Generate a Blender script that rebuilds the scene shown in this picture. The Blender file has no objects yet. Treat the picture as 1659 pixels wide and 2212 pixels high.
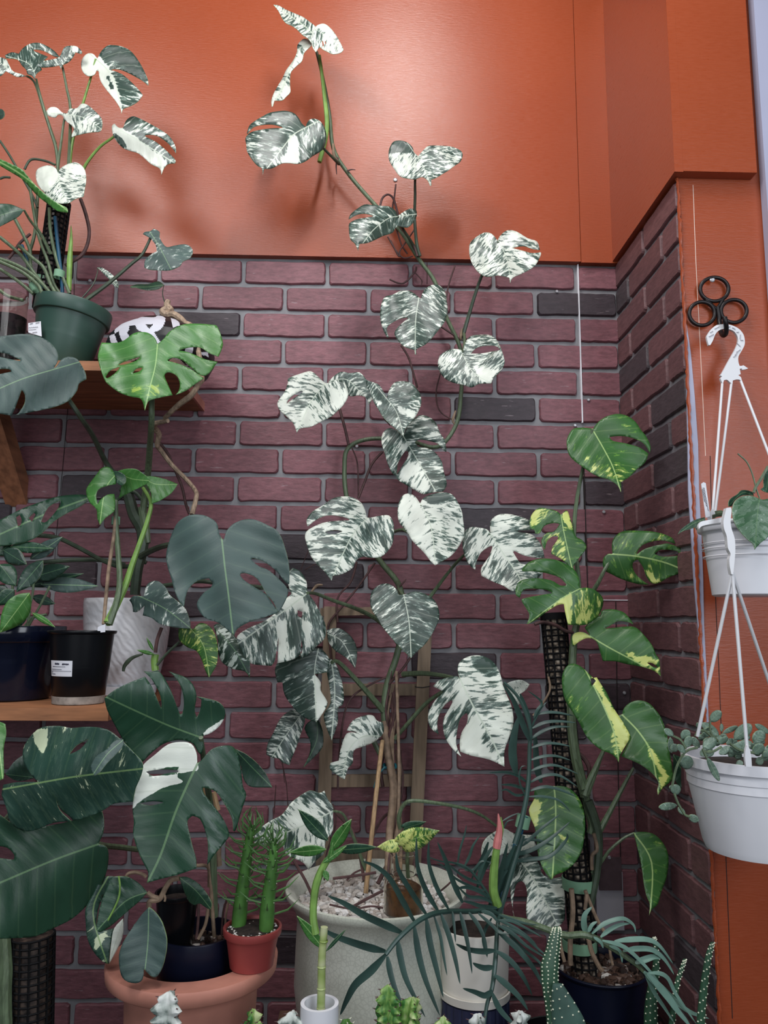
import bpy, math, random
import numpy as np
from mathutils import Vector, Matrix
from mathutils.geometry import delaunay_2d_cdt
PI = math.pi
scn = bpy.context.scene
C = scn.collection
random.seed(7)
# ------------------------------------------------------------------ camera
W, H, F = 1659, 2212, 1661.0
CAM = Vector((0, -2.0, 1.5))
YAW, PITCH, ROLL = math.radians(1.5), math.radians(8.2), math.radians(0.45)
fw = Vector((math.sin(YAW)*math.cos(PITCH), math.cos(YAW)*math.cos(PITCH), math.sin(PITCH)))
r0 = Vector((math.cos(YAW), -math.sin(YAW), 0)); u0 = r0.cross(fw)
rt = r0*math.cos(ROLL) + u0*math.sin(ROLL); up = u0*math.cos(ROLL) - r0*math.sin(ROLL)
cam = bpy.data.cameras.new('camera'); co = bpy.data.objects.new('camera', cam); C.objects.link(co)
m = Matrix((rt, up, -fw)).transposed().to_4x4(); m.translation = CAM; co.matrix_world = m
cam.sensor_fit = 'HORIZONTAL'; cam.sensor_width = 36; cam.lens = 36*F/W; cam.clip_start = .02
scn.camera = co
# ------------------------------------------------------------------ light and exposure
scn.view_settings.view_transform = 'Standard'; scn.view_settings.look = 'None'
scn.view_settings.gamma = 1; scn.view_settings.use_curve_mapping = False
scn.view_settings.exposure = 0.0
wd = bpy.data.worlds.new('world'); scn.world = wd; wd.use_nodes = True
wd.node_tree.nodes['Background'].inputs[0].default_value = (.7, .8, 1, 1)
wd.node_tree.nodes['Background'].inputs[1].default_value = .10
def area(name, loc, target, sx, sy, power, col):
    l = bpy.data.lights.new(name, 'AREA'); l.shape = 'RECTANGLE'; l.size = sx; l.size_y = sy
    l.energy = power; l.color = col
    o = bpy.data.objects.new(name, l); C.objects.link(o); o.location = loc
    o.rotation_euler = (Vector(target)-Vector(loc)).to_track_quat('-Z', 'Y').to_euler()
    return o
area('ceiling_lamp', (.12, -1.15, 3.75), (.1, -.35, 1.5), .14, .6, 17, (1, .97, .95))
area('ceiling_lamp', (-1.15, -1.5, 3.5), (-.6, -.1, 1.6), .6, .5, 15, (1, .97, .96))
area('window_light', (-.7, -2.35, 3.35), (0, -.2, 1.6), 1.8, .9, 20, (.93, .96, 1))
area('window_light', (1.5, -3.1, 2.3), (.75, -.4, 1.5), 1.0, 1.5, 33, (.86, .92, 1))
area('window_light', (-.9, -4.2, 1.9), (0, -.2, 1.2), 2.4, 1.4, 22, (.9, .95, 1))
# ------------------------------------------------------------------ pixel -> point
VIEW = {'a': (0, 60, 3.1904), 'b': (0, 440, 3.1904), 'c': (0, 880, 2.5922), 'd': (0, 1240, 2.5922), 'e': (0, 1700, 2.5922),
        'f': (500, 0, 2.9625), 'g': (560, 540, 2.5922), 'h': (480, 1040, 2.3042), 'i': (480, 1640, 2.6758), 'j': (1040, 1640, 2.6801),
        'k': (1040, 1100, 3.318), 'l': (1180, 560, 3.4635), 'm': (1380, 1380, 4.4229), 'n': (210, 640, 6.381), 'o': (560, 1960, 3.7705),
        'q': (1400, 980, 6.1429), 'r': (1480, 560, 7.374), 's': (0, 1340, 6.9125), 't': (800, 1980, 3.318), 'u': (280, 2050, 3.7705),
        'v': (1040, 1440, 4.808), 'w': (1280, 1960, 4.377), 'x': (0, 560, 6.9125), 'p': (0, 0, 1)}
def P(v, x, y):
    a = VIEW[v]; return (a[0]+x/a[2], a[1]+y/a[2])
def pp(v, s):
    return [P(v, *map(float, q.split(','))) for q in s.split()]
def ray(px, py):
    return fw + rt*((px-W/2)/F) - up*((py-H/2)/F)
def at(px, py, Y):
    d = ray(px, py); return CAM + d*((Y-CAM.y)/d.y)
def mpp(Y): return (Y+2.0)/F       # metres per pixel at Y
def zat(px, py, Y): return at(px, py, Y).z
def px_of(p):
    d = Vector(p)-CAM; k = d.dot(fw)
    return (W/2+F*d.dot(rt)/k, H/2-F*d.dot(up)/k)
# ------------------------------------------------------------------ materials
def mk(name):
    m = bpy.data.materials.new(name); m.use_nodes = True
    nt = m.node_tree; b = nt.nodes['Principled BSDF']
    return m, nt, b
def N(nt, t, **k):
    n = nt.nodes.new(t)
    for a, v in k.items(): setattr(n, a, v)
    return n
def ramp(nt, src, stops, interp='LINEAR'):
    r = N(nt, 'ShaderNodeValToRGB'); r.color_ramp.interpolation = interp
    el = r.color_ramp.elements
    while len(el) < len(stops): el.new(.5)
    for e, (p, c) in zip(el, stops):
        e.position = p; e.color = (c[0], c[1], c[2], 1) if not isinstance(c, (int, float)) else (c, c, c, 1)
    nt.links.new(src, r.inputs[0]); return r.outputs[0]
def noise(nt, vec, scale, detail=3, rough=.5):
    n = N(nt, 'ShaderNodeTexNoise'); n.inputs['Scale'].default_value = scale
    n.inputs['Detail'].default_value = detail; n.inputs['Roughness'].default_value = rough
    if vec is not None: nt.links.new(vec, n.inputs['Vector'])
    return n.outputs[0]
def objco(nt, sc=(1, 1, 1)):
    t = N(nt, 'ShaderNodeTexCoord'); mp = N(nt, 'ShaderNodeMapping'); mp.inputs['Scale'].default_value = sc
    nt.links.new(t.outputs['Object'], mp.inputs[0]); return mp.outputs[0]
def bump(nt, b, h, st=.3, dist=.002):
    n = N(nt, 'ShaderNodeBump'); n.inputs['Strength'].default_value = st; n.inputs['Distance'].default_value = dist
    nt.links.new(h, n.inputs['Height']); nt.links.new(n.outputs[0], b.inputs['Normal'])
def math_(nt, op, a, b=None, clamp=False):
    n = N(nt, 'ShaderNodeMath', operation=op); n.use_clamp = clamp
    for i, v in enumerate((a, b)):
        if v is None: continue
        if isinstance(v, (int, float)): n.inputs[i].default_value = v
        else: nt.links.new(v, n.inputs[i])
    return n.outputs[0]
def mixc(nt, f, a, b, blend='MIX'):
    n = N(nt, 'ShaderNodeMixRGB', blend_type=blend)
    for i, v in enumerate((f, a, b)):
        if isinstance(v, (int, float)): n.inputs[i].default_value = v
        elif isinstance(v, tuple): n.inputs[i].default_value = (*v[:3], 1)
        else: nt.links.new(v, n.inputs[i])
    return n.outputs[0]
def simple(name, col, rough=.5, metal=0, var=.15, nscale=20, bmp=0, sc=(1, 1, 1), spec=.5, coat=0, trans=0):
    m, nt, b = mk(name); v = objco(nt, sc); n = noise(nt, v, nscale, 4)
    c2 = tuple(x*(1-var) for x in col); c1 = tuple(min(1, x*(1+var)) for x in col)
    nt.links.new(ramp(nt, n, [(.3, c2), (.7, c1)]), b.inputs['Base Color'])
    b.inputs['Roughness'].default_value = rough; b.inputs['Metallic'].default_value = metal
    b.inputs['Specular IOR Level'].default_value = spec; b.inputs['Coat Weight'].default_value = coat
    b.inputs['Transmission Weight'].default_value = trans
    if bmp: bump(nt, b, n, bmp)
    return m
def leaf_mat(name, dark, mid, light, rib, rough=.38, lv_amt=.35, freq=13, edges=(.49, .52, .555), sheen=0):
    m, nt, b = mk(name)
    a = N(nt, 'ShaderNodeAttribute', attribute_name='lv'); s = N(nt, 'ShaderNodeSeparateXYZ'); nt.links.new(a.outputs['Vector'], s.inputs[0])
    av = N(nt, 'ShaderNodeAttribute', attribute_name='var')
    sa = math_(nt, 'ABSOLUTE', s.outputs[0])
    c = math_(nt, 'SUBTRACT', s.outputs[1], math_(nt, 'MULTIPLY', sa, .45))
    def vec(fc, fs, off):
        n = N(nt, 'ShaderNodeCombineXYZ')
        nt.links.new(math_(nt, 'MULTIPLY', c, fc), n.inputs[0]); nt.links.new(math_(nt, 'MULTIPLY', s.outputs[0], fs), n.inputs[1])
        nt.links.new(math_(nt, 'ADD', s.outputs[2], off), n.inputs[2]); return n.outputs[0]
    n1 = noise(nt, vec(freq, 4.2, 0), 1.5, 4, .62); n2 = noise(nt, vec(5, 2.4, 31), 1.3, 2)
    v = math_(nt, 'ADD', math_(nt, 'ADD', math_(nt, 'MULTIPLY', n1, .62), math_(nt, 'MULTIPLY', n2, .38)), av.outputs['Fac'])
    e1, e2, e3 = edges
    col = ramp(nt, v, [(e1-.02, dark), (e1, mid), (e2, tuple((x+y*.6)/1.6 for x, y in zip(mid, dark))), (e3, light)])
    big = noise(nt, vec(1.2, 1.2, 77), 2, 2)
    col = mixc(nt, 1, col, ramp(nt, big, [(.35, .82), (.65, 1.12)]), 'MULTIPLY')
    # lateral veins and midrib
    w = math_(nt, 'SINE', math_(nt, 'MULTIPLY', c, 2*PI*5.5))
    vein = math_(nt, 'GREATER_THAN', w, .965)
    vein = math_(nt, 'MULTIPLY', vein, lv_amt)
    col = mixc(nt, vein, col, rib)
    mr = math_(nt, 'LESS_THAN', sa, .0085)
    col = mixc(nt, math_(nt, 'MULTIPLY', mr, .8), col, rib)
    nt.links.new(col, b.inputs['Base Color']); b.inputs['Roughness'].default_value = rough
    b.inputs['Specular IOR Level'].default_value = .55; b.inputs['Coat Weight'].default_value = sheen; b.inputs['Coat Roughness'].default_value = .3
    h = math_(nt, 'ADD', math_(nt, 'MULTIPLY', n1, .6), math_(nt, 'MULTIPLY', w, -.05))
    bump(nt, b, h, .35, .0025)
    b.inputs['Subsurface Weight'].default_value = 0
    return m
M = {}
M['albo'] = leaf_mat('albo_leaf', (.034, .062, .047), (.15, .215, .18), (.72, .76, .66), (.55, .62, .5), freq=17, edges=(.505, .53, .56), lv_amt=.15)
M['green'] = leaf_mat('green_leaf', (.018, .062, .033), (.045, .11, .06), (.72, .76, .68), (.13, .24, .11), lv_amt=.12)
M['blue'] = leaf_mat('blue_green_leaf', (.055, .095, .085), (.09, .14, .12), (.6, .65, .6), (.2, .33, .18), lv_amt=.06, rough=.5)
M['dark'] = leaf_mat('dark_leaf', (.02, .05, .034), (.04, .08, .05), (.6, .68, .6), (.1, .2, .1), lv_amt=.1)
M['lime'] = leaf_mat('lime_leaf', (.06, .2, .04), (.12, .28, .05), (.35, .5, .08), (.35, .55, .2), lv_amt=.15)
M['aurea'] = leaf_mat('yellow_variegated_leaf', (.035, .12, .025), (.1, .24, .035), (.62, .68, .2), (.4, .56, .2), freq=14, lv_amt=.1)
M['thai'] = leaf_mat('speckled_leaf', (.02, .062, .042), (.04, .09, .06), (.6, .68, .45), (.22, .36, .14), freq=22, edges=(.52, .61, .635), sheen=.35, lv_amt=.06)
M['margin'] = simple('leaf_margin', (.3, .42, .2), .5)
M['petiole'] = simple('petiole', (.11, .155, .085), .45, var=.35, nscale=40, sc=(6, 6, 1))
M['petiole_dark'] = simple('dark_petiole', (.055, .08, .05), .45, var=.35, nscale=40)
M['petiole_lime'] = simple('lime_petiole', (.2, .36, .08), .45, var=.25, nscale=40)
M['root'] = simple('aerial_root', (.085, .04, .038), .7, var=.4, nscale=60)
M['root_tan'] = simple('tan_root', (.26, .18, .12), .75, var=.4, nscale=60, bmp=.4)
M['bark'] = simple('woody_bark', (.36, .26, .18), .8, var=.45, nscale=45, bmp=.7, sc=(3, 3, 1))
M['frond'] = simple('frond', (.035, .075, .062), .4, var=.3, nscale=15)
M['frond_light'] = simple('light_frond', (.14, .25, .2), .4, var=.35, nscale=15)
M['blackplastic'] = simple('black_plastic', (.004, .0045, .006), .32, nscale=8, spec=.3)
M['navy'] = simple('navy_plastic', (.005, .007, .02), .38, nscale=8, spec=.3)
M['mesh'] = simple('black_mesh', (.007, .007, .008), .75, spec=.2)
M['greenpot'] = simple('green_plastic', (.033, .078, .06), .42, nscale=6, var=.1)
M['terracotta'] = simple('terracotta', (.52, .22, .16), .65, nscale=9, var=.25, bmp=.1)
M['redpot'] = simple('red_plastic', (.32, .055, .05), .42, nscale=9, var=.08)
M['whiteplastic'] = simple('white_plastic', (.84, .84, .88), .42, nscale=5, var=.05)
M['whitehang'] = simple('white_hanger_plastic', (.8, .8, .82), .4, nscale=5, var=.03)
M['iron'] = simple('black_iron', (.014, .010, .010), .38, metal=.3, bmp=.2, nscale=60)
M['tape'] = simple('green_tape', (.2, .38, .24), .7, var=.12)
M['bamboo'] = simple('bamboo', (.42, .27, .14), .5, sc=(8, 8, .6), var=.3)
M['bluestake'] = simple('blue_stake', (.01, .075, .14), .4)
M['silver'] = simple('screw_head', (.6, .6, .62), .35, metal=.6)
M['label'] = simple('paper_label', (.78, .79, .84), .6, var=.03)
M['ink'] = simple('ink', (.03, .03, .06), .6)
M['paper'] = simple('grey_board', (.5, .48, .52), .7, var=.06)
# ------------------------------------------------------------------ objects
def setp(o, label=None, cat=None, group=None, kind=None):
    if label: o['label'] = label
    if cat: o['category'] = cat
    if group: o['group'] = group
    if kind: o['kind'] = kind
    return o
def thing(name, label, cat, loc, group=None):
    o = bpy.data.objects.new(name, None); C.objects.link(o); o.empty_display_size = .05
    o.location = loc; return setp(o, label, cat, group)
def rootloc(p):
    while p is not None and p.parent is not None: p = p.parent
    return Vector(p.location) if p is not None else Vector((0, 0, 0))
def obj(name, vs, fs, mat, parent=None, smooth=True, lab=None, mats=None, fmi=None, attrs=None):
    L = rootloc(parent)
    me = bpy.data.meshes.new(name)
    me.from_pydata([tuple(Vector(v)-L) for v in vs], [], [tuple(f) for f in fs])
    for mm in (mats or [mat]): me.materials.append(M[mm] if isinstance(mm, str) else mm)
    if fmi is not None: me.polygons.foreach_set('material_index', fmi)
    if smooth: me.polygons.foreach_set('use_smooth', [True]*len(me.polygons))
    for an, (ty, data) in (attrs or {}).items():
        at_ = me.attributes.new(an, ty, 'POINT' if len(data) != len(fs)*(3 if ty == 'FLOAT_VECTOR' else 1) or an in ('lv', 'var') else 'FACE')
        at_.data.foreach_set('vector' if ty == 'FLOAT_VECTOR' else 'value', data)
    me.update()
    if smooth: me.set_sharp_from_angle(angle=math.radians(42))
    o = bpy.data.objects.new(name, me); C.objects.link(o)
    if parent is not None: o.parent = parent
    if lab: o['label'] = lab
    return o
class MB:
    def __init__(s): s.v = []; s.f = []
    def add(s, v, f):
        k = len(s.v); s.v += [Vector(x) for x in v]; s.f += [tuple(i+k for i in q) for q in f]; return s
    def box(s, a, b, rot=None, piv=None):
        x0, y0, z0 = a; x1, y1, z1 = b
        v = [Vector(q) for q in ((x0,y0,z0),(x1,y0,z0),(x1,y1,z0),(x0,y1,z0),(x0,y0,z1),(x1,y0,z1),(x1,y1,z1),(x0,y1,z1))]
        if rot is not None: v = [rot @ (q-piv)+piv for q in v]
        return s.add(v, [(0,3,2,1),(4,5,6,7),(0,1,5,4),(1,2,6,5),(2,3,7,6),(3,0,4,7)])
    def tube(s, pts, rad, n=8, closed=False, caps=True):
        pts = [Vector(p) for p in pts]; m_ = len(pts)
        if not hasattr(rad, '__len__'): rad = [rad]*m_
        t = []
        for i in range(m_):
            a = pts[(i-1) % m_] if closed else pts[max(0, i-1)]; b = pts[(i+1) % m_] if closed else pts[min(m_-1, i+1)]
            d = (b-a); t.append(d.normalized() if d.length > 1e-9 else Vector((0, 0, 1)))
        u = t[0].cross(Vector((0, 1, .01))); 
        if u.length < .05: u = t[0].cross(Vector((1, 0, 0)))
        u.normalize(); v = []; f = []
        for i in range(m_):
            u = (u-t[i]*u.dot(t[i])).normalized(); w = t[i].cross(u)
            for k in range(n):
                a = 2*PI*k/n; v.append(pts[i]+(u*math.cos(a)+w*math.sin(a))*rad[i])
        for i in range(m_ if closed else m_-1):
            j = (i+1) % m_
            for k in range(n): f.append((i*n+k, i*n+(k+1) % n, j*n+(k+1) % n, j*n+k))
        if caps and not closed: f.append(tuple(range(n))[::-1]); f.append(tuple((m_-1)*n+k for k in range(n)))
        return s.add(v, f)
    def lathe(s, c, prof, n=56, tilt=None, wob=0):
        c = Vector(c); v = []; f = []
        for r, z in prof:
            for k in range(n):
                a = 2*PI*k/n; q = Vector((r*math.cos(a), r*math.sin(a), z))
                if tilt is not None: q = tilt @ q
                v.append(c+q)
        for i in range(len(prof)-1):
            for k in range(n): f.append((i*n+k, i*n+(k+1) % n, (i+1)*n+(k+1) % n, (i+1)*n+k))
        return s.add(v, f)
    def ball(s, c, r, n=8, sq=(1, 1, 1)):
        c = Vector(c); v = [c+Vector((0, 0, -r*sq[2]))]; f = []; R_ = n//2
        for i in range(1, R_):
            ph = -PI/2+PI*i/R_
            for k in range(n):
                a = 2*PI*k/n; v.append(c+Vector((r*sq[0]*math.cos(ph)*math.cos(a), r*sq[1]*math.cos(ph)*math.sin(a), r*sq[2]*math.sin(ph))))
        v.append(c+Vector((0, 0, r*sq[2]))); T = len(v)-1
        for k in range(n):
            f.append((0, 1+(k+1) % n, 1+k)); f.append((T, T-n+k, T-n+(k+1) % n))
            for i in range(R_-2): f.append((1+i*n+k, 1+i*n+(k+1) % n, 1+(i+1)*n+(k+1) % n, 1+(i+1)*n+k))
        return s.add(v, f)
    def build(s, name, mat, parent=None, smooth=True, lab=None):
        return obj(name, s.v, s.f, mat, parent, smooth, lab)
def cat_open(pts, sub=6):
    pts = [tuple(p) for p in pts]
    if len(pts) < 3: 
        a, b = pts; return [tuple(a[k]+(b[k]-a[k])*i/sub for k in range(len(a))) for i in range(sub+1)]
    out = []; n = len(pts)
    for i in range(n-1):
        p0 = pts[max(0, i-1)]; p1 = pts[i]; p2 = pts[i+1]; p3 = pts[min(n-1, i+2)]
        for k in range(sub):
            t = k/sub
            out.append(tuple(.5*((2*b)+(-a+c)*t+(2*a-5*b+4*c-d)*t*t+(-a+3*b-3*c+d)*t**3) for a, b, c, d in zip(p0, p1, p2, p3)))
    out.append(pts[-1]); return out
def cat_closed(pts, sub=3):
    n = len(pts); out = []; cor = []
    for i in range(n):
        a = Vector(pts[i])-Vector(pts[i-1]); b = Vector(pts[(i+1) % n])-Vector(pts[i])
        cor.append(a.length < 1e-6 or b.length < 1e-6 or a.angle(b) > math.radians(62))
    for i in range(n):
        p1 = pts[i]; p2 = pts[(i+1) % n]; p0 = p1 if cor[i] else pts[i-1]; p3 = p2 if cor[(i+1) % n] else pts[(i+2) % n]
        for k in range(sub):
            t = k/sub
            out.append(tuple(.5*((2*b)+(-a+c)*t+(2*a-5*b+4*c-d)*t*t+(-a+3*b-3*c+d)*t**3) for a, b, c, d in zip(p0, p1, p2, p3)))
    return out
def inside(poly, X, Y_):
    r = np.zeros(len(X), bool); n = len(poly); j = n-1
    for i in range(n):
        xi, yi = poly[i]; xj, yj = poly[j]
        if abs(yi-yj) > 1e-9:
            c = ((yi > Y_) != (yj > Y_)) & (X < (xj-xi)*(Y_-yi)/(yj-yi)+xi); r ^= c
        j = i
    return r
def line3(v, s, Ys, sub=6):
    """points through pixels, with depth going evenly through Ys"""
    q = pp(v, s) if isinstance(s, str) else s
    if not hasattr(Ys, '__len__'): Ys = [Ys]*len(q)
    n = len(q)
    if len(Ys) != n: Ys = [float(np.interp(i/(n-1), np.linspace(0, 1, len(Ys)), Ys)) for i in range(n)]
    c = cat_open([(a[0], a[1], y) for a, y in zip(q, Ys)], sub)
    return [at(a, b, y) for a, b, y in c]
def stem(name, v, s, Ys, r, mat, parent, lab=None, n=8):
    pts = line3(v, s, Ys)
    if hasattr(r, '__len__'): r = list(np.interp(np.linspace(0, 1, len(pts)), np.linspace(0, 1, len(r)), r))
    return MB().tube(pts, r, n).build(name, mat, parent, lab=lab)
SEED = [0]
def leaf(parent, v, out, rib, Y, mat='albo', var=0., tilt=.35, fold=.1, curl=.0, roll=0., droop=0., zones=(), holes=(), pet=None, petY=None,
         petr=.0035, petmat='petiole', name='leaf', lab=None, wav=.0042, thick=.0011, step=None):
    SEED[0] += 1; sd = SEED[0]*3.17; rnd = random.Random(sd)
    po = pp(v, out) if isinstance(out, str) else out
    ri = pp(v, rib) if isinstance(rib, str) else rib
    po = cat_closed(po, 3); ri = cat_open(ri, 5) if len(ri) > 2 else cat_open(ri, 6)
    ho = [cat_closed(pp(v, h), 3) for h in holes]
    R_ = np.array(ri); seg = np.hypot(*(R_[1:]-R_[:-1]).T); Lp = seg.sum(); cum = np.concatenate([[0], np.cumsum(seg)])
    P_ = np.array(po); mn = P_.min(0); mx = P_.max(0)
    sz = max(mx-mn); st = step or max(2.2, sz/30)
    gx, gy = np.meshgrid(np.arange(mn[0], mx[0], st), np.arange(mn[1], mx[1], st)); gx = gx.copy(); gx[::2] += st/2
    gx = gx.ravel(); gy = gy.ravel(); k = inside(po, gx, gy)
    for h in ho: k &= ~inside(h, gx, gy)
    gx = gx[k]; gy = gy[k]
    bp = list(po)
    for h in ho: bp += list(h)
    B_ = np.array(bp); 
    if len(gx):
        d = np.min(np.hypot(gx[:, None]-B_[None, :, 0], gy[:, None]-B_[None, :, 1]), 1); k = d > st*.45; gx = gx[k]; gy = gy[k]
    verts = [Vector(p) for p in bp]+[Vector((a, b)) for a, b in zip(gx, gy)]
    ed = []; o = 0
    for lp in [po]+ho:
        n = len(lp); ed += [(o+i, o+(i+1) % n) for i in range(n)]; o += n
    vo, eo, fo, _, _, _ = delaunay_2d_cdt(verts, ed, [], 0, 1e-4)
    X = np.array([p[0] for p in vo]); Yp = np.array([p[1] for p in vo]); fa = [f for f in fo if len(f) == 3]
    cx = np.array([sum(X[i] for i in f)/3 for f in fa]); cy = np.array([sum(Yp[i] for i in f)/3 for f in fa])
    k = inside(po, cx, cy)
    for h in ho: k &= ~inside(h, cx, cy)
    fa = [f for f, q in zip(fa, k) if q]
    us = sorted({i for f in fa for i in f}); mp = {a: b for b, a in enumerate(us)}
    fa = [tuple(mp[i] for i in f)[::-1] for f in fa]; X = X[us]; Yp = Yp[us]
    # coordinates along and across the midrib
    best = np.full(len(X), 1e9); T = np.zeros(len(X)); S = np.zeros(len(X))
    ns = len(seg)
    for i in range(ns):
        a = R_[i]; dv = (R_[i+1]-a)/max(seg[i], 1e-6); dx = X-a[0]; dy = Yp-a[1]
        t = dx*dv[0]+dy*dv[1]; lo = -1e9 if i == 0 else 0; hi = 1e9 if i == ns-1 else seg[i]
        tc = np.clip(t, lo, hi); ex = dx-tc*dv[0]; ey = dy-tc*dv[1]; dist = np.hypot(ex, ey); sg = np.sign(dv[0]*dy-dv[1]*dx)
        kk = dist < best; best[kk] = dist[kk]; T[kk] = (cum[i]+tc)[kk]; S[kk] = (sg*dist)[kk]
    T /= Lp; S /= Lp; Lm = Lp*mpp(Y)
    sa = np.sqrt(S*S+.0009)
    c = T-.45*sa
    ph = rnd.random()*6.28
    Tn = np.clip(T, -.4, 1.2)
    Yv = Y+Lm*(-tilt*Tn+droop*Tn*Tn+fold*sa+curl*S*S+roll*S+wav*np.cos(2*PI*5.5*c)*np.minimum(1, sa*6)+.03*np.sin(7*S+3*T+ph)*(1+sa))
    Yv = np.minimum(Yv, -.012)
    vs = [at(a, b, y) for a, b, y in zip(X, Yp, Yv)]
    va = np.full(len(X), float(var))
    for zp, zv in zones:
        zq = cat_closed(pp(v, zp), 3) if isinstance(zp, str) else zp
        cov = np.zeros(len(X)); jr = [(0, 0)]+[(st*.55*math.cos(q), st*.55*math.sin(q)) for q in np.arange(8)*PI/4]
        for jx_, jy_ in jr: cov += inside(zq, X+jx_, Yp+jy_)
        cov /= len(jr); va = va*(1-cov)+zv*cov
    lvd = np.stack([S, T, np.full(len(X), sd)], 1).ravel()
    ob = obj(name, vs, fa, mat, parent, lab=lab, mats=[mat, 'margin'], attrs={'lv': ('FLOAT_VECTOR', lvd), 'var': ('FLOAT', va)})
    so = ob.modifiers.new('thickness', 'SOLIDIFY'); so.thickness = thick; so.offset = 0; so.material_offset_rim = 1
    if pet:
        q = pp(*pet) if isinstance(pet, tuple) and len(pet) == 2 and isinstance(pet[0], str) else pet
        q = [ri[0]]+list(q); pY = petY if petY is not None else Y+.05
        y0 = min(Y+.003, -.01); ys = list(np.linspace(y0, pY, len(q))) if not hasattr(pY, '__len__') else [y0]+list(pY)
        pts = line3('p', q, ys); n = len(pts)
        MB().tube(pts, [petr*(.7+.6*i/(n-1)) for i in range(n)], 7).build('petiole', petmat, ob)
    return ob
def lance(bx, by, tx, ty, w, kind='lance'):
    """outline + midrib in pixels of a simple leaf from base to tip"""
    dx, dy = tx-bx, ty-by; L = math.hypot(dx, dy); ux, uy = dx/L, dy/L; nx, ny = -uy, ux
    pr = {'lance': [(.0, .05), (.12, .55), (.3, .95), (.5, 1), (.7, .75), (.87, .36)],
          'heart': [(-.1, .45), (-.02, .85), (.2, 1), (.45, .88), (.7, .55), (.88, .2)],
          'round': [(.02, .15), (.15, .62), (.35, .93), (.58, 1), (.8, .8), (.95, .4)]}[kind]
    q = [(bx, by)]+[(bx+ux*L*t+nx*w/2*s, by+uy*L*t+ny*w/2*s) for t, s in pr]+[(tx, ty)]+[(bx+ux*L*t-nx*w/2*s, by+uy*L*t-ny*w/2*s) for t, s in pr[::-1]]
    return q, [(bx, by), (bx+dx*.5, by+dy*.5), (tx, ty)]
def sleaf(parent, v, a, b, w, Y, mat='green', kind='lance', **k):
    sc = VIEW[v][2]; A = P(v, *a); B = P(v, *b); q, r = lance(*A, *B, w/sc, kind); k.setdefault('wav', .008)
    k.setdefault('step', max(2.5, w/sc/6))
    return leaf(parent, v, q, r, Y, mat, **k)
def ribbon(mb, pts, w, up_=None, thick=.0008, shape=None, n=None):
    """tapered flat blade along 3-D points; slight V section"""
    pts = [Vector(p) for p in pts]; m_ = len(pts); v = []; f = []
    for i, p in enumerate(pts):
        t = (pts[min(m_-1, i+1)]-pts[max(0, i-1)]).normalized(); q = i/(m_-1)
        view = (p-CAM).normalized(); s = t.cross(view)
        if s.length < 1e-4: s = Vector((1, 0, 0))
        s = (s.normalized()*math.cos(.5)+view*math.sin(.5)).normalized(); nn = t.cross(s).normalized()
        ww = w*.5*(shape(q) if shape else min(1, .35+3*q)*(1-q**3)**.8)
        for sx, dn in ((-1, .18*ww), (0, 0), (1, .18*ww)):
            v.append(p+s*ww*sx+nn*dn)
        for sx, dn in ((1, .18*ww-thick), (0, -thick), (-1, .18*ww-thick)):
            v.append(p+s*ww*sx+nn*dn)
    for i in range(m_-1):
        a = i*6; b = a+6
        for k in range(6): f.append((a+k, a+(k+1) % 6, b+(k+1) % 6, b+k))
    f.append((0, 1, 2, 3, 4, 5)[::-1]); f.append(tuple((m_-1)*6+k for k in range(6)))
    return mb.add(v, f)
# ------------------------------------------------------------------ the setting
XC = at(1345, 900, 0).x            # inner corner of the back wall
DS = .42                           # how far the side wall comes forward
ZB = zat(800, 564, 0)              # underside of the orange panel
m, nt, b = mk('orange_paint'); v = objco(nt)
n1 = noise(nt, objco(nt, (1, 1, 8)), 45, 5, .7); n2 = noise(nt, v, 1.6, 3); n3 = noise(nt, objco(nt, (14, 14, 90)), 3, 3)
nt.links.new(mixc(nt, .25, ramp(nt, n2, [(.35, (.34, .062, .019)), (.65, (.39, .08, .027))]), ramp(nt, n1, [(.3, (.29, .052, .016)), (.7, (.41, .092, .036))])), b.inputs['Base Color'])
nt.links.new(ramp(nt, n1, [(.3, .26), (.7, .4)]), b.inputs['Roughness'])
bump(nt, b, math_(nt, 'ADD', math_(nt, 'MULTIPLY', n1, .5), math_(nt, 'ADD', math_(nt, 'MULTIPLY', n3, .4), math_(nt, 'MULTIPLY', n2, 3))), .3, .0025)
M['orange'] = m
m, nt, b = mk('mortar'); n1 = noise(nt, objco(nt), 30, 4); n2 = noise(nt, objco(nt), 3, 3)
nt.links.new(mixc(nt, .4, ramp(nt, n1, [(.3, (.2, .197, .207)), (.7, (.31, .308, .318))]), ramp(nt, n2, [(.3, (.17, .165, .178)), (.7, (.24, .24, .25))])), b.inputs['Base Color'])
b.inputs['Roughness'].default_value = .62; bump(nt, b, n1, .3, .002); M['mortar'] = m
m, nt, b = mk('brick_face'); a = N(nt, 'ShaderNodeAttribute', attribute_name='tone')
n1 = noise(nt, objco(nt, (1, 1, 3)), 40, 5, .65); n2 = noise(nt, objco(nt), 9, 3); n3 = noise(nt, objco(nt, (7, 7, 45)), 3.2, 3, .6)
base = ramp(nt, a.outputs['Fac'], [(0, (.04, .028, .035)), (.18, (.062, .04, .047)), (.3, (.165, .06, .072)), (1, (.235, .092, .108))])
c1 = mixc(nt, 1, base, ramp(nt, n1, [(.3, .72), (.7, 1.3)]), 'MULTIPLY')
c2 = mixc(nt, ramp(nt, n3, [(.67, 0.), (.72, .45)]), c1, (.42, .34, .36))
nt.links.new(c2, b.inputs['Base Color']); b.inputs['Roughness'].default_value = .5
bump(nt, b, math_(nt, 'ADD', n1, n2), .45, .003); M['brick'] = m
m, nt, b = mk('side_brick'); a = N(nt, 'ShaderNodeAttribute', attribute_name='tone')
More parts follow.
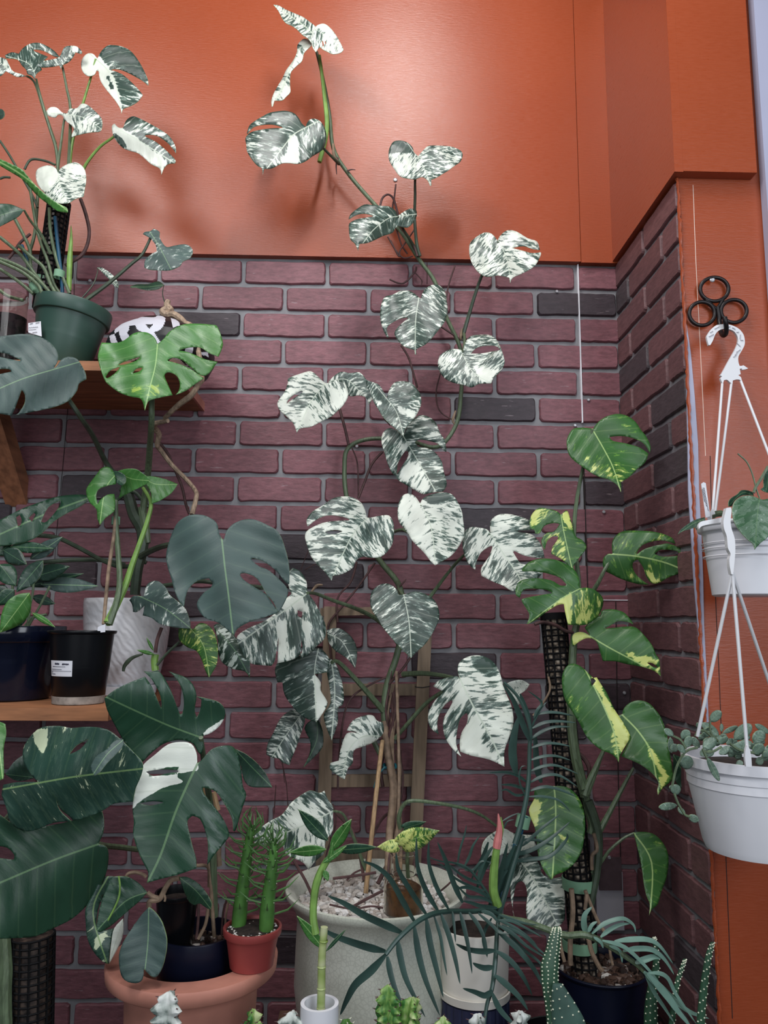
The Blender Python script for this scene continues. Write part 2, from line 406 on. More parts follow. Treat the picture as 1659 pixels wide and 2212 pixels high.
n1 = noise(nt, objco(nt, (1, 1, 3)), 40, 5, .65)
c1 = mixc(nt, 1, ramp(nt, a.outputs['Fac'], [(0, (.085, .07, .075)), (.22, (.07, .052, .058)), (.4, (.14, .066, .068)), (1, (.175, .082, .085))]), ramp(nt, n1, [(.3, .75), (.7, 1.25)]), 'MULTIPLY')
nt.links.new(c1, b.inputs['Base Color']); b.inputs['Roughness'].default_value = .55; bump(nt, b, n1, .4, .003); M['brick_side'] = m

CH = .0752; BL = .2285; J = .0125
ZR = zat(700, 677, 0)              # a joint line of the back wall
def brick_wall(name, o, ux, nrm, length, z0, z1, joint_u, zr, mats, dark=.08, rseed=3, thick=.05):
    """o: origin on the floor line, ux: direction along the wall, nrm: towards the room"""
    rnd = random.Random(rseed); v = []; f = []; tone = []; fmi = []
    def pt(u, z, d): return o+ux*u+Vector((0, 0, z))+nrm*d
    v += [pt(0, z0, 0), pt(length, z0, 0), pt(length, z1, 0), pt(0, z1, 0), pt(0, z0, -thick), pt(length, z0, -thick), pt(length, z1, -thick), pt(0, z1, -thick)]
    for q in ((0, 1, 2, 3), (4, 7, 6, 5), (0, 4, 5, 1), (3, 2, 6, 7), (0, 3, 7, 4), (1, 5, 6, 2)): f.append(q); tone.append(0); fmi.append(0)
    k0 = int((z0-zr)/CH)-1; k1 = int((z1-zr)/CH)+1
    for k in range(k0, k1+1):
        zb = zr+k*CH+J*.5; zt = zb+CH-J
        zb = max(zb, z0); zt = min(zt, z1)
        if zt-zb < .01: continue
        off = joint_u+(BL/2 if k % 2 else 0)
        off -= math.ceil(off/BL)*BL
        u = off
        while u < length:
            a = max(u+J*.5, .0015); c = min(u+BL-J*.5, length-.0015); u += BL
            if c-a < .012: continue
            tn = rnd.uniform(.02, .18) if rnd.random() < dark else rnd.uniform(.5, 1)
            r = .009; ring = []
            cs = [(a+r, zb+r, PI, 1.5*PI), (c-r, zb+r, 1.5*PI, 2*PI), (c-r, zt-r, 0, .5*PI), (a+r, zt-r, .5*PI, PI)]
            for q, (cx, cz, a0, a1) in enumerate(cs):
                for i in range(4):
                    an = a0+(a1-a0)*i/3; ring.append([cx+r*math.cos(an), cz+r*math.sin(an)])
                nx_, nz_ = cs[(q+1) % 4][:2]
                x2 = nx_ + r*math.cos(a1); z2 = nz_+r*math.sin(a1); x1, zz1 = ring[-1]
                m_ = 9 if q % 2 == 0 else 3
                for i in range(1, m_): ring.append([x1+(x2-x1)*i/m_, zz1+(z2-zz1)*i/m_])
            ph = rnd.random()*9
            for q in ring:
                q[0] += rnd.uniform(-.0009, .0009); q[1] += rnd.uniform(-.001, .001)+.0007*math.sin(q[0]*37+ph)
                q[0] = min(max(q[0], .001), length-.001)
            n = len(ring); mx_ = sum(q[0] for q in ring)/n; mz_ = sum(q[1] for q in ring)/n; b0 = len(v)
            for ins, d in ((-.0012, .0002), (0, .0052), (.0022, .0078)):
                for x, z in ring:
                    sx = 1 if x < mx_ else -1; sz = 1 if z < mz_ else -1
                    v.append(pt(min(max(x+ins*sx, 0), length), z+ins*sz, d))
            for L_ in range(2):
                for i in range(n): f.append((b0+L_*n+i, b0+L_*n+(i+1) % n, b0+(L_+1)*n+(i+1) % n, b0+(L_+1)*n+i)); tone.append(tn); fmi.append(1)
            f.append(tuple(b0+2*n+i for i in range(n))); tone.append(tn); fmi.append(1)
    me = bpy.data.meshes.new(name); me.from_pydata([tuple(q) for q in v], [], f)
    for q in mats: me.materials.append(M[q])
    me.polygons.foreach_set('material_index', fmi)
    at_ = me.attributes.new('tone', 'FLOAT', 'FACE'); at_.data.foreach_set('value', tone)
    ob = bpy.data.objects.new(name, me); C.objects.link(ob); ob['kind'] = 'structure'; return ob
XL = -1.6
ju = at(614, 706, 0).x-XL
brick_wall('wall_back', Vector((XL, 0, 0)), Vector((1, 0, 0)), Vector((0, -1, 0)), XC-XL, 0, ZB+.06, ju-BL*2, ZR, ['mortar', 'brick'])
# side wall, seen at a slant: runs towards the room
zs = zat(1350, 640, 0)
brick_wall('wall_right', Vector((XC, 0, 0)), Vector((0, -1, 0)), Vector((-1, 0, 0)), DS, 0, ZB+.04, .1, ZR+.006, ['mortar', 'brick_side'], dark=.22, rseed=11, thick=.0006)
def struct(name, mb, mat, smooth=False):
    o = mb.build(name, mat, None, smooth); o['kind'] = 'structure'; return o
TOP = 3.3
xs = at(1242, 300, 0).x
struct('trim_1', MB().box((XL, -.022, ZB), (xs-.0006, .0, TOP)), 'orange')
struct('trim_2', MB().box((xs+.0006, -.0235, ZB-.003), (XC, .0, TOP)), 'orange')
struct('trim_3', MB().box((XC-.020, -DS-.0285, ZB+.002), (XC-.0005, -.024, TOP)), 'orange')
xo = at(1612, 200, -DS).x
struct('trim_4', MB().box((XC-.0004, -DS-.0285, ZB+.004), (at(1637, 387, -DS-.03).x, -DS-.001, TOP)), 'orange')
struct('wall_front', MB().box((XC+.001, -DS, 0), (XC+.9, -DS+.08, TOP)), 'orange')
# pale column at the right edge and the bowed pale strip by the brick edge
M['pale'] = simple('pale_paint', (.4, .41, .54), .5, var=.08, nscale=3)
struct('wall_far_right', MB().box((at(1640, 150, -DS-.03).x, -DS-.026, 1.2), (XC+.95, -DS-.002, TOP)), 'pale')
mb = MB(); q0 = []; 
for y, xa, xb in ((700, 1481, 1483), (760, 1483, 1492), (860, 1484, 1501), (960, 1486, 1508), (1060, 1487, 1510), (1150, 1493, 1515), (1250, 1499, 1519), (1350, 1508, 1521), (1450, 1516, 1526), (1560, 1526, 1531)):
    q0.append((at(xa, y, -DS-.004), at(xb, y, -DS-.004)))
vs = []; fs = []
for a, b_ in q0: vs += [a, b_, a+Vector((0, .0035, 0)), b_+Vector((0, .0035, 0))]
for i in range(len(q0)-1):
    k = i*4; fs += [(k, k+4, k+5, k+1), (k+1, k+5, k+7, k+3), (k+2, k+3, k+7, k+6), (k, k+2, k+6, k+4)]
mb.add(vs, fs); struct('trim_5', mb, 'pale')
# rough painted edge of the brick panel
mb = MB(); rnd = random.Random(5); pts = []
for i in range(260):
    z = .3+(ZB-.3)*i/259; pts.append((XC-.004+rnd.uniform(-.0012, .0012), -DS-.005+rnd.uniform(-.001, .001), z))
mb.tube(pts, [.0035+rnd.uniform(-.001, .001) for _ in pts], 6); struct('trim_6', mb, 'orange', True)
# hairline seams on the front wall and panel joint of the back wall
M['seam'] = simple('pale_seam', (.78, .6, .5), .6)
M['darkseam'] = simple('dark_seam', (.02, .012, .012), .8)
def seam(name, s, Y, w, mat):
    q = line3('p', pp('p', s), Y, 4); struct(name, MB().tube(q, w, 5), mat)
seam('trim_7', '1497,400 1503,560 1510,700 1518,860 1524,985', -DS, .0009, 'seam')
seam('trim_8', '1534,985 1537,1100 1546,1300 1555,1500 1566,1800 1582,2200', -DS, .0009, 'darkseam')
M['white'] = simple('white_edge', (.8, .8, .84), .5)
struct('trim_9', MB().box((at(1250, 700, 0).x-.0018, -.0105, zat(1256, 915, 0)), (at(1250, 700, 0).x+.0014, 0, ZB-.002)), 'white')
struct('trim_10', MB().box((at(1262, 1100, 0).x-.001, -.0102, zat(1262, 1290, 0)), (at(1262, 1100, 0).x+.001, 0, zat(1256, 925, 0))), 'darkseam')
struct('trim_11', MB().box((at(1262, 1290, 0).x, -.0102, zat(1262, 1296, 0)-.001), (at(1366, 1290, 0).x-.002, 0, zat(1262, 1296, 0)+.0012)), 'white')
for nm, x, y0, y1 in (('trim_12', 1348, 944, 1000), ('trim_13', 1363, 1262, 1292)):
    struct(nm, MB().box((at(x, y0, 0).x-.003, -.0108, zat(x, y1, 0)), (at(x, y0, 0).x+.001, 0, zat(x, y0, 0))), 'white')
seam('trim_14', '1330,1300 1333,1500 1336,1700 1341,1870', -.010, .0012, 'darkseam')
seam('trim_15', '158,560 160,640 152,800 140,960 120,1180 118,1270', -.009, .0008, 'darkseam')
# loose grey board and patch of brick low by the corner
o = MB().box((at(1285, 1950, 0).x, -.014, zat(1300, 2005, 0)), (at(1343, 1950, 0).x, -.0095, zat(1300, 1880, 0))).build('backing_board', 'paper', None, False)
setp(o, 'bare grey board showing under the loose brick patch low beside the corner', 'board')
M['patch'] = simple('brick_patch', (.1, .062, .07), .55, nscale=50, var=.2)
o = MB().box((at(1291, 1950, 0).x, -.022, zat(1300, 1923, -.02)), (at(1339, 1950, 0).x, -.0145, zat(1300, 1852, -.02))).build('brick_patch', 'patch', None, False)
setp(o, 'small loose dark brick patch screwed over a bare grey board', 'brick panel')
# floor
m, nt, b = mk('floor'); nt.links.new(ramp(nt, noise(nt, objco(nt), 6, 3), [(.3, (.02, .018, .018)), (.7, (.05, .045, .045))]), b.inputs['Base Color']); M['floor'] = m
struct('floor', MB().box((-1.8, -3.4, -.05), (XC+.95, .05, 0)), 'floor')
# screws
SC = [('p', 197, 610, 0, 'on the brick left of the green pot plant stem'), ('p', 1201, 633, 0, 'highest on the brick, left of the white panel seam'), ('p', 1269, 866, 0, 'on the corner brick strip right of the white seam'),
      ('p', 1240, 921, 0, 'at the foot of the white panel seam'), ('p', 771, 966, 0, 'pinning the vine fork in the middle of the brick'), ('p', 1302, 1107, 0, 'right of the yellow-splashed plant stem'),
      ('p', 1346, 1496, 0, 'on the dark corner brick right of the moss pole'), ('p', 1316, 1852, -.02, 'at the top of the loose brick patch'), ('p', 854, 389, -.022, 'on the orange wall above the aerial roots'),
      ('r', 427, 330, -DS-.012, 'in the top ring of the black iron hook')]
for v_, x, y, Y, lb in SC:
    c = at(*P(v_, x, y), Y); mb = MB(); Y = -.009 if Y == 0 else Y
    R_ = .0058 if v_ == 'r' or y == 389 else .0045
    mb.lathe((0, 0, 0), [(.0001, .004), (R_*.35, .004), (R_*.38, .0028), (R_*.6, .0028), (R_*.7, .0035), (R_, .002), (R_, 0)], 18, tilt=Matrix.Rotation(PI/2, 3, 'X'))
    c.y = Y; vs = [q+c for q in mb.v]
    t = thing('screw', 'silver screw '+lb, 'screw', c, 'screws in the wall panels')
    o = obj('screw_head', vs, mb.f, 'silver', t)
    MB().lathe(c+Vector((0, -.0031, 0)), [(.0001, 0), (R_*.36, 0)], 6, tilt=Matrix.Rotation(PI/2, 3, 'X')).build('drive_recess', 'iron', t)
# ------------------------------------------------------------------ big white-variegated monstera in the cream planter
W_ = .16; D_ = -.2
PLX, PLY = at(812, 1900, -.27).x, -.27
PL = thing('potted_monstera', 'tall climbing monstera with white-marbled leaves rooted in the large cream crackle-glaze planter', 'plant', (PLX, PLY, .58))
m, nt, b = mk('crackle_glaze'); v = objco(nt)
vo = N(nt, 'ShaderNodeTexVoronoi', feature='DISTANCE_TO_EDGE'); vo.inputs['Scale'].default_value = 120; nt.links.new(v, vo.inputs['Vector'])
nz = noise(nt, v, 7, 4)
cc = ramp(nt, nz, [(.3, (.52, .54, .45)), (.7, (.76, .78, .68))])
nt.links.new(mixc(nt, ramp(nt, vo.outputs[0], [(.0, .28), (.12, 0.)]), cc, (.26, .27, .21)), b.inputs['Base Color']); b.inputs['Roughness'].default_value = .3
bump(nt, b, vo.outputs[0], .08, .001); M['crackle'] = m
def pxw(w, Y): return w*mpp(Y)
zr = zat(812, 1914, PLY-.0)     # rim height
R0 = pxw(184, PLY)
zb = .585
hh = zr-zb
prof = [(.001, 0), (R0*.52, 0), (R0*.62, hh*.03), (R0*.74, hh*.12), (R0*.83, hh*.28), (R0*.88, hh*.48), (R0*.87, hh*.68), (R0*.86, hh*.82), (R0*.89, hh*.9), (R0*.97, hh*.955), (R0*1.0, hh*.98), (R0*.995, hh), (R0*.97, hh*1.005), (R0*.9, hh*.985), (R0*.86, hh*.95), (R0*.83, hh*.89), (R0*.79, hh*.7)]
MB().lathe((PLX, PLY, zb), prof, 96).build('planter', 'crackle', PL)
zg = zb+hh*.915
m, nt, b = mk('gravel'); oi = N(nt, 'ShaderNodeAttribute', attribute_name='tone')
nt.links.new(ramp(nt, oi.outputs['Fac'], [(0, (.45, .38, .33)), (.5, (.72, .68, .62)), (1, (.88, .86, .84))]), b.inputs['Base Color']); b.inputs['Roughness'].default_value = .7; M['gravel'] = m
def scatter_stones(name, parent, cx, cy, z, R_, n, r0_, r1, mat, kind='stuff', seed=1, mound=0.):
    rnd = random.Random(seed); mb = MB(); tone = []
    for i in range(n):
        a = rnd.random()*2*PI; q = math.sqrt(rnd.random())*R_; r = rnd.uniform(r0_, r1)
        k = len(mb.f); kv = len(mb.v); mb.ball((cx+q*math.cos(a), cy+q*math.sin(a), z+rnd.uniform(-.3, .7)*r+mound*(1-q/R_)), r, 6, (rnd.uniform(.7, 1.2), rnd.uniform(.7, 1.2), rnd.uniform(.5, .9)))
        for w in range(kv, len(mb.v)): mb.v[w] = mb.v[w]+Vector((rnd.uniform(-1, 1), rnd.uniform(-1, 1), rnd.uniform(-1, 1)))*r*.28
        t = rnd.random(); tone += [t]*(len(mb.f)-k)
    L = rootloc(parent); me = bpy.data.meshes.new(name); me.from_pydata([tuple(q-L) for q in mb.v], [], mb.f); me.materials.append(M[mat])
    at_ = me.attributes.new('tone', 'FLOAT', 'FACE'); at_.data.foreach_set('value', tone)
    o = bpy.data.objects.new(name, me); C.objects.link(o); o.parent = parent; o['kind'] = kind; return o
M['soil'] = simple('soil', (.028, .018, .014), .9, nscale=80, var=.6, bmp=.6)
m, nt, b = mk('bark_chips'); oi = N(nt, 'ShaderNodeAttribute', attribute_name='tone')
nt.links.new(ramp(nt, oi.outputs['Fac'], [(0, (.02, .012, .01)), (.7, (.09, .05, .035)), (.86, (.12, .07, .05)), (.9, (.6, .57, .52))]), b.inputs['Base Color']); M['chips'] = m
MB().lathe((PLX, PLY, zg-.012), [(.0005, 0), (R0*.8, 0)], 40).build('soil', 'soil', PL)
scatter_stones('gravel', PL, PLX, PLY, zg, R0*.81, 700, .0055, .0105, 'gravel')
# main stem
stem('stem', 'p', '838,1900 842,1800 850,1700 836,1620 831,1560', [-.24, -.15, -.09], [.0085, .0095, .009], 'root_tan', PL, n=10)
stem('stem', 'p', '836,1620 830,1540 836,1480 856,1420 870,1350 864,1270 826,1218 790,1170 762,1120 748,1070 744,1015 752,968 800,948 880,952 945,965 985,918 996,850 998,790 992,745 962,680 940,610 905,560 862,495 806,438 750,372 720,320 712,250 700,180 684,112',
     [-.09, -.075, -.06, -.055, -.055, -.06, -.07, -.1], [.0085, .008, .007, .006, .0055, .0055, .0055, .0055, .0055, .004], 'petiole', PL, n=10)
stem('stem', 'p', '690,350 706,280 700,200 690,120', [-.1, -.1], [.006, .006, .004], 'petiole_lime', PL)
stem('stem', 'p', '860,1900 862,1800 850,1700 846,1600 858,1500', [-.24, -.12, -.1], [.008, .006], 'root_tan', PL)
# bamboo canes tied to the stem
stem('cane', 'p', '790,1930 812,1720 826,1600', [-.28, -.14], .0052, 'bamboo', PL, lab='tan bamboo cane')
stem('cane', 'p', '850,1920 862,1700 856,1450', [-.25, -.115], .0036, 'root_tan', PL, lab='brown cane')
rw_ = random.Random(21)
for k in range(7):
    ph = rw_.random()*6; am = rw_.uniform(5, 13); x_ = 842+rw_.uniform(-6, 12); y0_ = rw_.choice((1440, 1500, 1560, 1620))
    q_ = [(x_+am*math.sin(ph+i*.9)+(8 if y > 1550 else 0), y) for i, y in enumerate(range(y0_, 1911, 45))]
    stem('aerial_root', 'p', q_, [-.085, -.11, -.25], rw_.uniform(.0018, .0034), rw_.choice(('root', 'root', 'root_tan')), PL, n=6)
c = at(842, 1655, -.12)
MB().tube([c+Vector((.014*math.cos(a), .014*math.sin(a), .003*math.sin(3*a))) for a in np.linspace(0, 2*PI, 20, endpoint=False)], .0035, 6, closed=True).tube([c+Vector((-.012, -.01, 0)), c+Vector((-.03, -.02, -.018)), c+Vector((-.038, -.02, -.045))], [.003, .002, .001], 5).build('tie', simple('teal_tie', (.01, .13, .16), .4), PL, lab='teal tie tape')
# aerial roots
for v_, s_, Y, r in (('p', '855,398 852,425 848,455 858,500 868,530 880,548', -.05, .0022), ('f', '950,1330 965,1270 1000,1245 1035,1270 1060,1350 1075,1400', -.07, .003), ('f', '1070,1430 1110,1490 1165,1570 1190,1640', -.08, .0032),
        ('f', '1170,1470 1130,1530 1080,1600 1070,1640 1020,1540', -.06, .002), ('f', '1000,1515 1050,1600 1100,1650 1160,1640', -.06, .002),
        ('g', '880,95 870,125 805,187 730,165', -.03, .0025), ('g', '870,125 910,170 905,200', -.03, .0015), ('g', '1095,90 1060,200 1045,300 1055,350', -.04, .0022), ('g', '940,70 940,190', -.03, .0012),
        ('g', '1020,430 1080,470 1130,505', -.06, .0028), ('g', '795,535 835,600 860,680 885,770', -.04, .0028), ('g', '1015,690 990,800 1010,900 1080,950', -.03, .0018),
        ('g', '520,1110 550,1200 555,1390', -.03, .0018), ('g', '690,1130 630,1200 590,1300 555,1390', -.06, .0032), ('g', '450,890 480,1000 500,1090', -.07, .0036), ('g', '735,980 700,940 715,960', -.06, .003),
        ('h', '670,400 640,500 575,580 575,700', -.05, .0026), ('h', '760,405 680,520 600,620 530,710 535,800 545,900', -.05, .0026),
        ('h', '850,960 740,1010 640,1080 600,1200 580,1400 575,1530', [-.08, -.14], .0024), ('h', '940,870 900,930 830,1010', -.09, .003), ('h', '850,1050 860,1150 820,1300 790,1420 800,1520', -.11, .004),
        ('h', '880,960 850,1100 850,1250 820,1400', -.11, .0035), ('h', '300,1390 310,1500', -.04, .001), ('h', '430,340 390,440', -.03, .001), ('h', '465,410 410,440', -.03, .001),
        ('i', '990,290 920,350 870,450 840,560 830,640', [-.12, -.2], .0035), ('i', '1010,300 975,420 970,560 900,720', [-.12, -.22], .0045), ('i', '1000,160 990,300 985,450', -.13, .004), ('i', '650,300 740,400 790,530 820,700', [-.16, -.25], .004),
        ('i', '640,690 760,675 890,655', -.3, .003), ('i', '720,700 760,660 800,640', -.3, .002), ('i', '760,850 850,800 930,760', -.36, .003), ('i', '930,860 860,850 750,865 620,840', -.38, .002), ('i', '410,580 480,700 520,790', -.33, .003),
        ('i', '640,260 655,320 650,400 600,560 590,700', -.2, .0018), ('i', '310,150 300,320', -.03, .0012), ('i', '345,20 370,140 380,270', -.03, .0012), ('i', '1240,780 1300,730 1330,700', -.33, .002)):
    stem('aerial_root', v_, s_, Y, r, 'root', PL, n=6)
for v_, s_ in (('f', '680,1010 670,1060 674,1115'), ('f', '740,1095 765,1085 793,1087'), ('h', '865,540 905,500 915,485')):
    stem('aerial_root', v_, s_, -.08, [.003, .001], 'root', PL, n=6)
A = lambda *a, **k: leaf(PL, *a, **k)
A('f', '268,32 300,35 345,60 400,85 455,108 500,140 540,172 560,200 560,250 545,290 530,300 510,275 490,248 455,225 420,190 385,165 350,150 325,120 300,70', '540,260 500,195 400,120 268,32', -.16, var=.04, tilt=.1, roll=.5, fold=.15)
A('f', '540,172 560,158 590,152 620,168 650,200 675,235 700,280 718,320 700,338 665,347 640,345 610,330 585,318 565,300 550,320 540,335 525,315 515,290 510,230', '540,190 620,240 712,325', -.165, var=.09, tilt=.2, roll=-.4, fold=.15, holes=['578,262 585,262 592,290 585,300', '598,265 604,268 606,285 600,280'], zones=[('540,172 560,158 590,152 620,168 650,200 675,235 660,240 600,200', .2)])
A('f', '470,248 505,262 515,290 495,310 465,340 452,390 420,420 400,440 378,470 375,540 377,590 350,620 325,643 275,645 265,680 258,685 255,650 270,600 300,545 325,505 350,450 380,410 405,370 420,330 422,290 445,262', '500,270 430,320 380,430 330,560 258,680', -.15, var=.1, tilt=.15, roll=.8, fold=.1)
A('f', '475,812 450,790 430,755 400,725 350,710 300,712 245,722 200,745 150,775 115,805 100,850 102,858 140,815 200,800 260,798 320,812 325,820 250,822 180,832 120,850 90,885 95,930 100,970 130,1020 165,1060 195,1078 200,1120 210,1080 260,1078 320,1048 370,1045 420,1050 470,1035 520,1000 570,970 595,940 608,880 600,830 580,790 550,765 510,762 485,785', '470,820 400,860 340,930 200,1115', -.18, var=-.015, tilt=.25, zones=[('370,880 420,880 430,1045 370,1050 320,1045 350,960', .2), ('240,720 350,712 430,755 450,810 330,800 300,760', -.1)],
  pet=pp('f', '590,950 650,1010 690,1050'), petY=-.1, petmat='petiole_dark')
A('f', '1168,975 1160,945 1130,915 1090,900 1040,905 1015,940 1005,980 1010,1030 1040,1080 1080,1130 1140,1145 1175,1148 1220,1133 1255,1155 1270,1190 1280,1185 1278,1150 1310,1138 1340,1120 1390,1090 1430,1060 1465,1035 1480,990 1460,960 1400,938 1320,932 1260,935 1225,965 1195,1000', '1185,1000 1230,1070 1275,1188', -.16, var=.03, tilt=.45, zones=[('1000,972 1168,978 1160,940 1090,895 1010,930', -.3), ('1005,985 1165,985 1190,1030 1100,1130 1040,1080', .12)],
  pet=pp('f', '1175,1150 1175,1250 1172,1400 1185,1560 1205,1640'), petY=[-.14, -.12, -.09, -.08, -.075], petmat='petiole_dark', petr=.004)
A('f', '1065,1382 1050,1350 1010,1322 960,1318 900,1312 850,1310 800,1340 760,1375 750,1405 800,1376 850,1368 900,1378 904,1386 850,1395 800,1405 755,1430 752,1470 760,1530 790,1560 810,1605 820,1560 870,1555 920,1535 970,1510 1030,1490 1060,1450 1100,1455 1130,1455 1160,1430 1185,1385 1185,1350 1150,1335 1110,1350', '1065,1385 1000,1400 900,1480 812,1600', -.15, var=-.03, tilt=.4, pet=pp('f', '1090,1450 1140,1530 1175,1590'), petY=-.07, petmat='petiole_dark')
A('p', '1075,520 1062,505 1045,503 1025,515 1014,530 1016,560 1030,585 1050,598 1075,595 1100,600 1102,612 1108,600 1130,590 1155,575 1168,552 1168,545 1150,547 1130,542 1106,536 1130,532 1150,538 1166,540 1160,522 1140,515 1115,500 1095,498 1080,510', '1077,522 1095,560 1103,611', -.15, var=.06, tilt=.45, pet=pp('p', '1043,590 1025,640 1010,690 997,735'), petY=[-.12, -.1, -.08, -.07], petmat='petiole_dark', petr=.0045)
A('g', '893,265 870,245 840,230 790,230 745,252 705,262 685,300 677,350 680,400 695,450 715,490 725,488 714,440 740,410 790,385 828,378 832,384 800,410 770,440 757,470 775,505 810,540 850,555 868,560 872,585 880,585 882,555 930,530 970,490 1010,440 1040,400 1055,340 1050,290 1040,230 1010,200 975,195 940,210 915,240 905,275', '893,275 875,400 874,580', -.17, var=.0, tilt=.35)
A('g', '1140,580 1130,560 1080,555 1040,570 1010,595 1000,635 1010,680 1040,720 1090,745 1140,755 1190,770 1230,750 1300,748 1310,720 1350,680 1372,640 1370,600 1340,520 1300,480 1240,475 1180,485 1150,530', '1142,590 1200,690 1300,745', -.19, var=.02, tilt=.35, holes=['1185,580 1215,550 1260,537 1320,537 1352,560 1300,570 1240,580'], zones=[('1210,660 1330,680 1300,748 1250,735', .2)], pet=pp('g', '1145,560 1150,500 1145,470'), petY=-.08)
A('g', '385,740 420,705 460,682 510,690 560,685 595,720 610,760 640,810 625,850 612,865 600,830 560,815 510,820 490,800 470,760', '400,735 500,730 615,860', -.13, var=-.01, tilt=.2)
A('g', '365,742 330,710 290,680 240,690 165,718 160,745 140,800 103,850 110,890 150,930 190,970 210,1025 230,1000 290,990 350,960 400,935 440,900 470,870 498,820 490,770 470,735 420,730 385,745', '370,748 290,850 212,1020', -.19, var=.07, tilt=.35, holes=['152,862 170,830 230,790 245,796 195,830'], zones=[('380,780 498,775 490,840 430,900 400,860', .16)])
A('g', '715,830 700,800 670,755 620,735 600,725 600,760 620,800 640,850 665,890 700,945 760,1000 808,1045 820,1000 870,940 880,925 905,870 905,820 885,780 850,745 800,735 755,745 725,790', '718,838 770,910 808,1040', -.2, var=-.01, tilt=.35, zones=[('770,870 870,910 870,940 800,920', .2), ('640,825 690,850 665,880', .15)])
A('g', '805,1045 830,985 870,945 900,925 950,935 990,970 1010,1020 1040,1070 1048,1130 1035,1125 1000,1085 950,1070 900,1062 872,1075 890,1100 940,1110 980,1130 1020,1180 1035,1250 1050,1310 1030,1350 1000,1355 960,1360 920,1368 880,1350 830,1320 780,1290 765,1265 745,1250 720,1200 700,1130 685,1080 690,1030 720,1000 760,1005', '810,1048 870,1150 940,1270 990,1355', -.14, var=.0, tilt=.3, holes=['770,1260 775,1200 800,1150 826,1116 835,1150 800,1210'], zones=[('850,1170 900,1190 960,1340 880,1345 790,1270', .12)])
A('h', '720,180 710,140 690,105 650,80 600,75 550,85 500,120 450,150 420,190 425,225 470,190 520,170 580,172 628,186 632,194 570,197 500,207 430,240 412,270 420,310 440,370 470,410 510,450 545,495 550,470 600,460 650,430 665,395 700,375 740,380 790,375 830,340 850,300 855,240 850,200 830,170 790,170 740,180', '720,185 640,280 545,490', -.25, var=.035, tilt=.35, holes=['512,250 560,242 600,248 570,260 530,262'])
A('h', '985,110 960,75 925,60 890,80 873,140 880,200 910,240 950,300 1000,350 1040,400 1060,418 1090,400 1140,370 1180,320 1205,260 1200,200 1190,140 1150,70 1100,55 1040,65 1000,85', '990,118 1040,230 1062,415', -.24, var=.06, tilt=.35, zones=[('985,110 925,60 873,140 950,300 1060,418 1040,300', .14), ('1000,85 1100,55 1150,75 1100,90 1040,110', -.2)], pet=pp('h', '960,260 900,240 855,250'), petY=-.09)
A('h', '1335,262 1320,240 1280,230 1230,230 1200,265 1197,330 1215,390 1240,425 1260,440 1265,400 1290,352 1335,322 1345,326 1330,370 1290,430 1290,470 1350,500 1400,520 1440,545 1480,540 1500,500 1560,490 1600,450 1550,420 1490,410 1468,385 1448,352 1455,346 1500,368 1560,380 1605,380 1590,320 1560,280 1530,260 1472,252 1474,244 1550,240 1555,230 1530,195 1480,175 1420,162 1370,168 1335,200', '1335,262 1400,360 1480,480 1490,545', -.22, var=.05, tilt=.3, pet=pp('h', '1200,370 1120,460 1060,540 1000,620 930,700'), petY=[-.17, -.14, -.11, -.1, -.09], petr=.0042)
A('h', '880,565 865,535 830,510 790,512 755,535 738,570 740,625 770,680 810,740 870,810 915,855 940,880 965,850 1010,810 1050,750 1078,690 1078,640 1055,590 1010,560 960,548 915,560', '905,570 930,700 940,870', -.25, var=-.025, tilt=.4, pet=pp('h', '880,540 872,500'), petY=-.12)
A('h', '425,550 420,500 390,450 350,430 320,470 330,520 345,560 300,600 270,650 200,700 130,730 75,770 80,810 100,860 140,905 200,915 245,918 262,890 270,840 282,770 275,905 300,900 340,890 380,870 400,840 394,790 388,880 430,860 460,830 510,780 515,720 490,660 460,600', '425,555 300,650 90,800', -.26, var=.02, tilt=.2, holes=['375,640 400,650 395,680 375,670'], zones=[('280,720 330,680 300,895 275,905', .2), ('330,560 400,560 440,640 350,650 300,640', .1), ('410,700 440,700 440,800 405,850', .15)],
  pet=pp('h', '470,560 560,595 660,630 760,680 830,740 880,810'), petY=[-.2, -.16, -.14, -.12, -.1, -.1], petr=.005)
A('h', '520,740 580,730 640,770 670,830 668,900 660,930 630,890 590,860 560,840 530,800', '530,760 600,800 662,925', -.13, var=-.04, tilt=.2)
A('h', '530,880 560,900 590,970 605,1060 600,1110 575,1130 575,1200 545,1290 520,1230 505,1160 540,1100 530,1000 520,940', '545,900 560,1050 545,1280', -.17, var=-.02, tilt=.2, pet=pp('h', '580,900 660,980 740,1070 800,1140'), petY=-.09, petr=.006)
A('h', '460,830 430,850 350,880 280,890 262,940 275,1000 300,1000 310,1060 350,1120 400,1170 460,1195 475,1190 520,1120 520,1090 490,1040 490,1000 460,960 520,950 535,890 500,840', '475,850 460,950 468,1190', -.22, var=-.05, tilt=.25, zones=[('455,960 490,1000 525,1100 475,1195 465,1100', .25), ('470,860 530,870 520,945 460,950', .04)])
A('h', '385,1130 340,1140 290,1180 255,1250 225,1310 220,1360 250,1375 280,1380 300,1400 335,1412 345,1380 370,1320 390,1260 410,1200 410,1160', '400,1150 320,1260 250,1370', -.16, var=.0, tilt=.25)
A('h', '480,1190 500,1240 500,1320 450,1380 400,1427 430,1370 440,1300 410,1230 440,1190', '470,1190 470,1290 405,1425', -.15, mat='dark', var=-.3, tilt=.2)
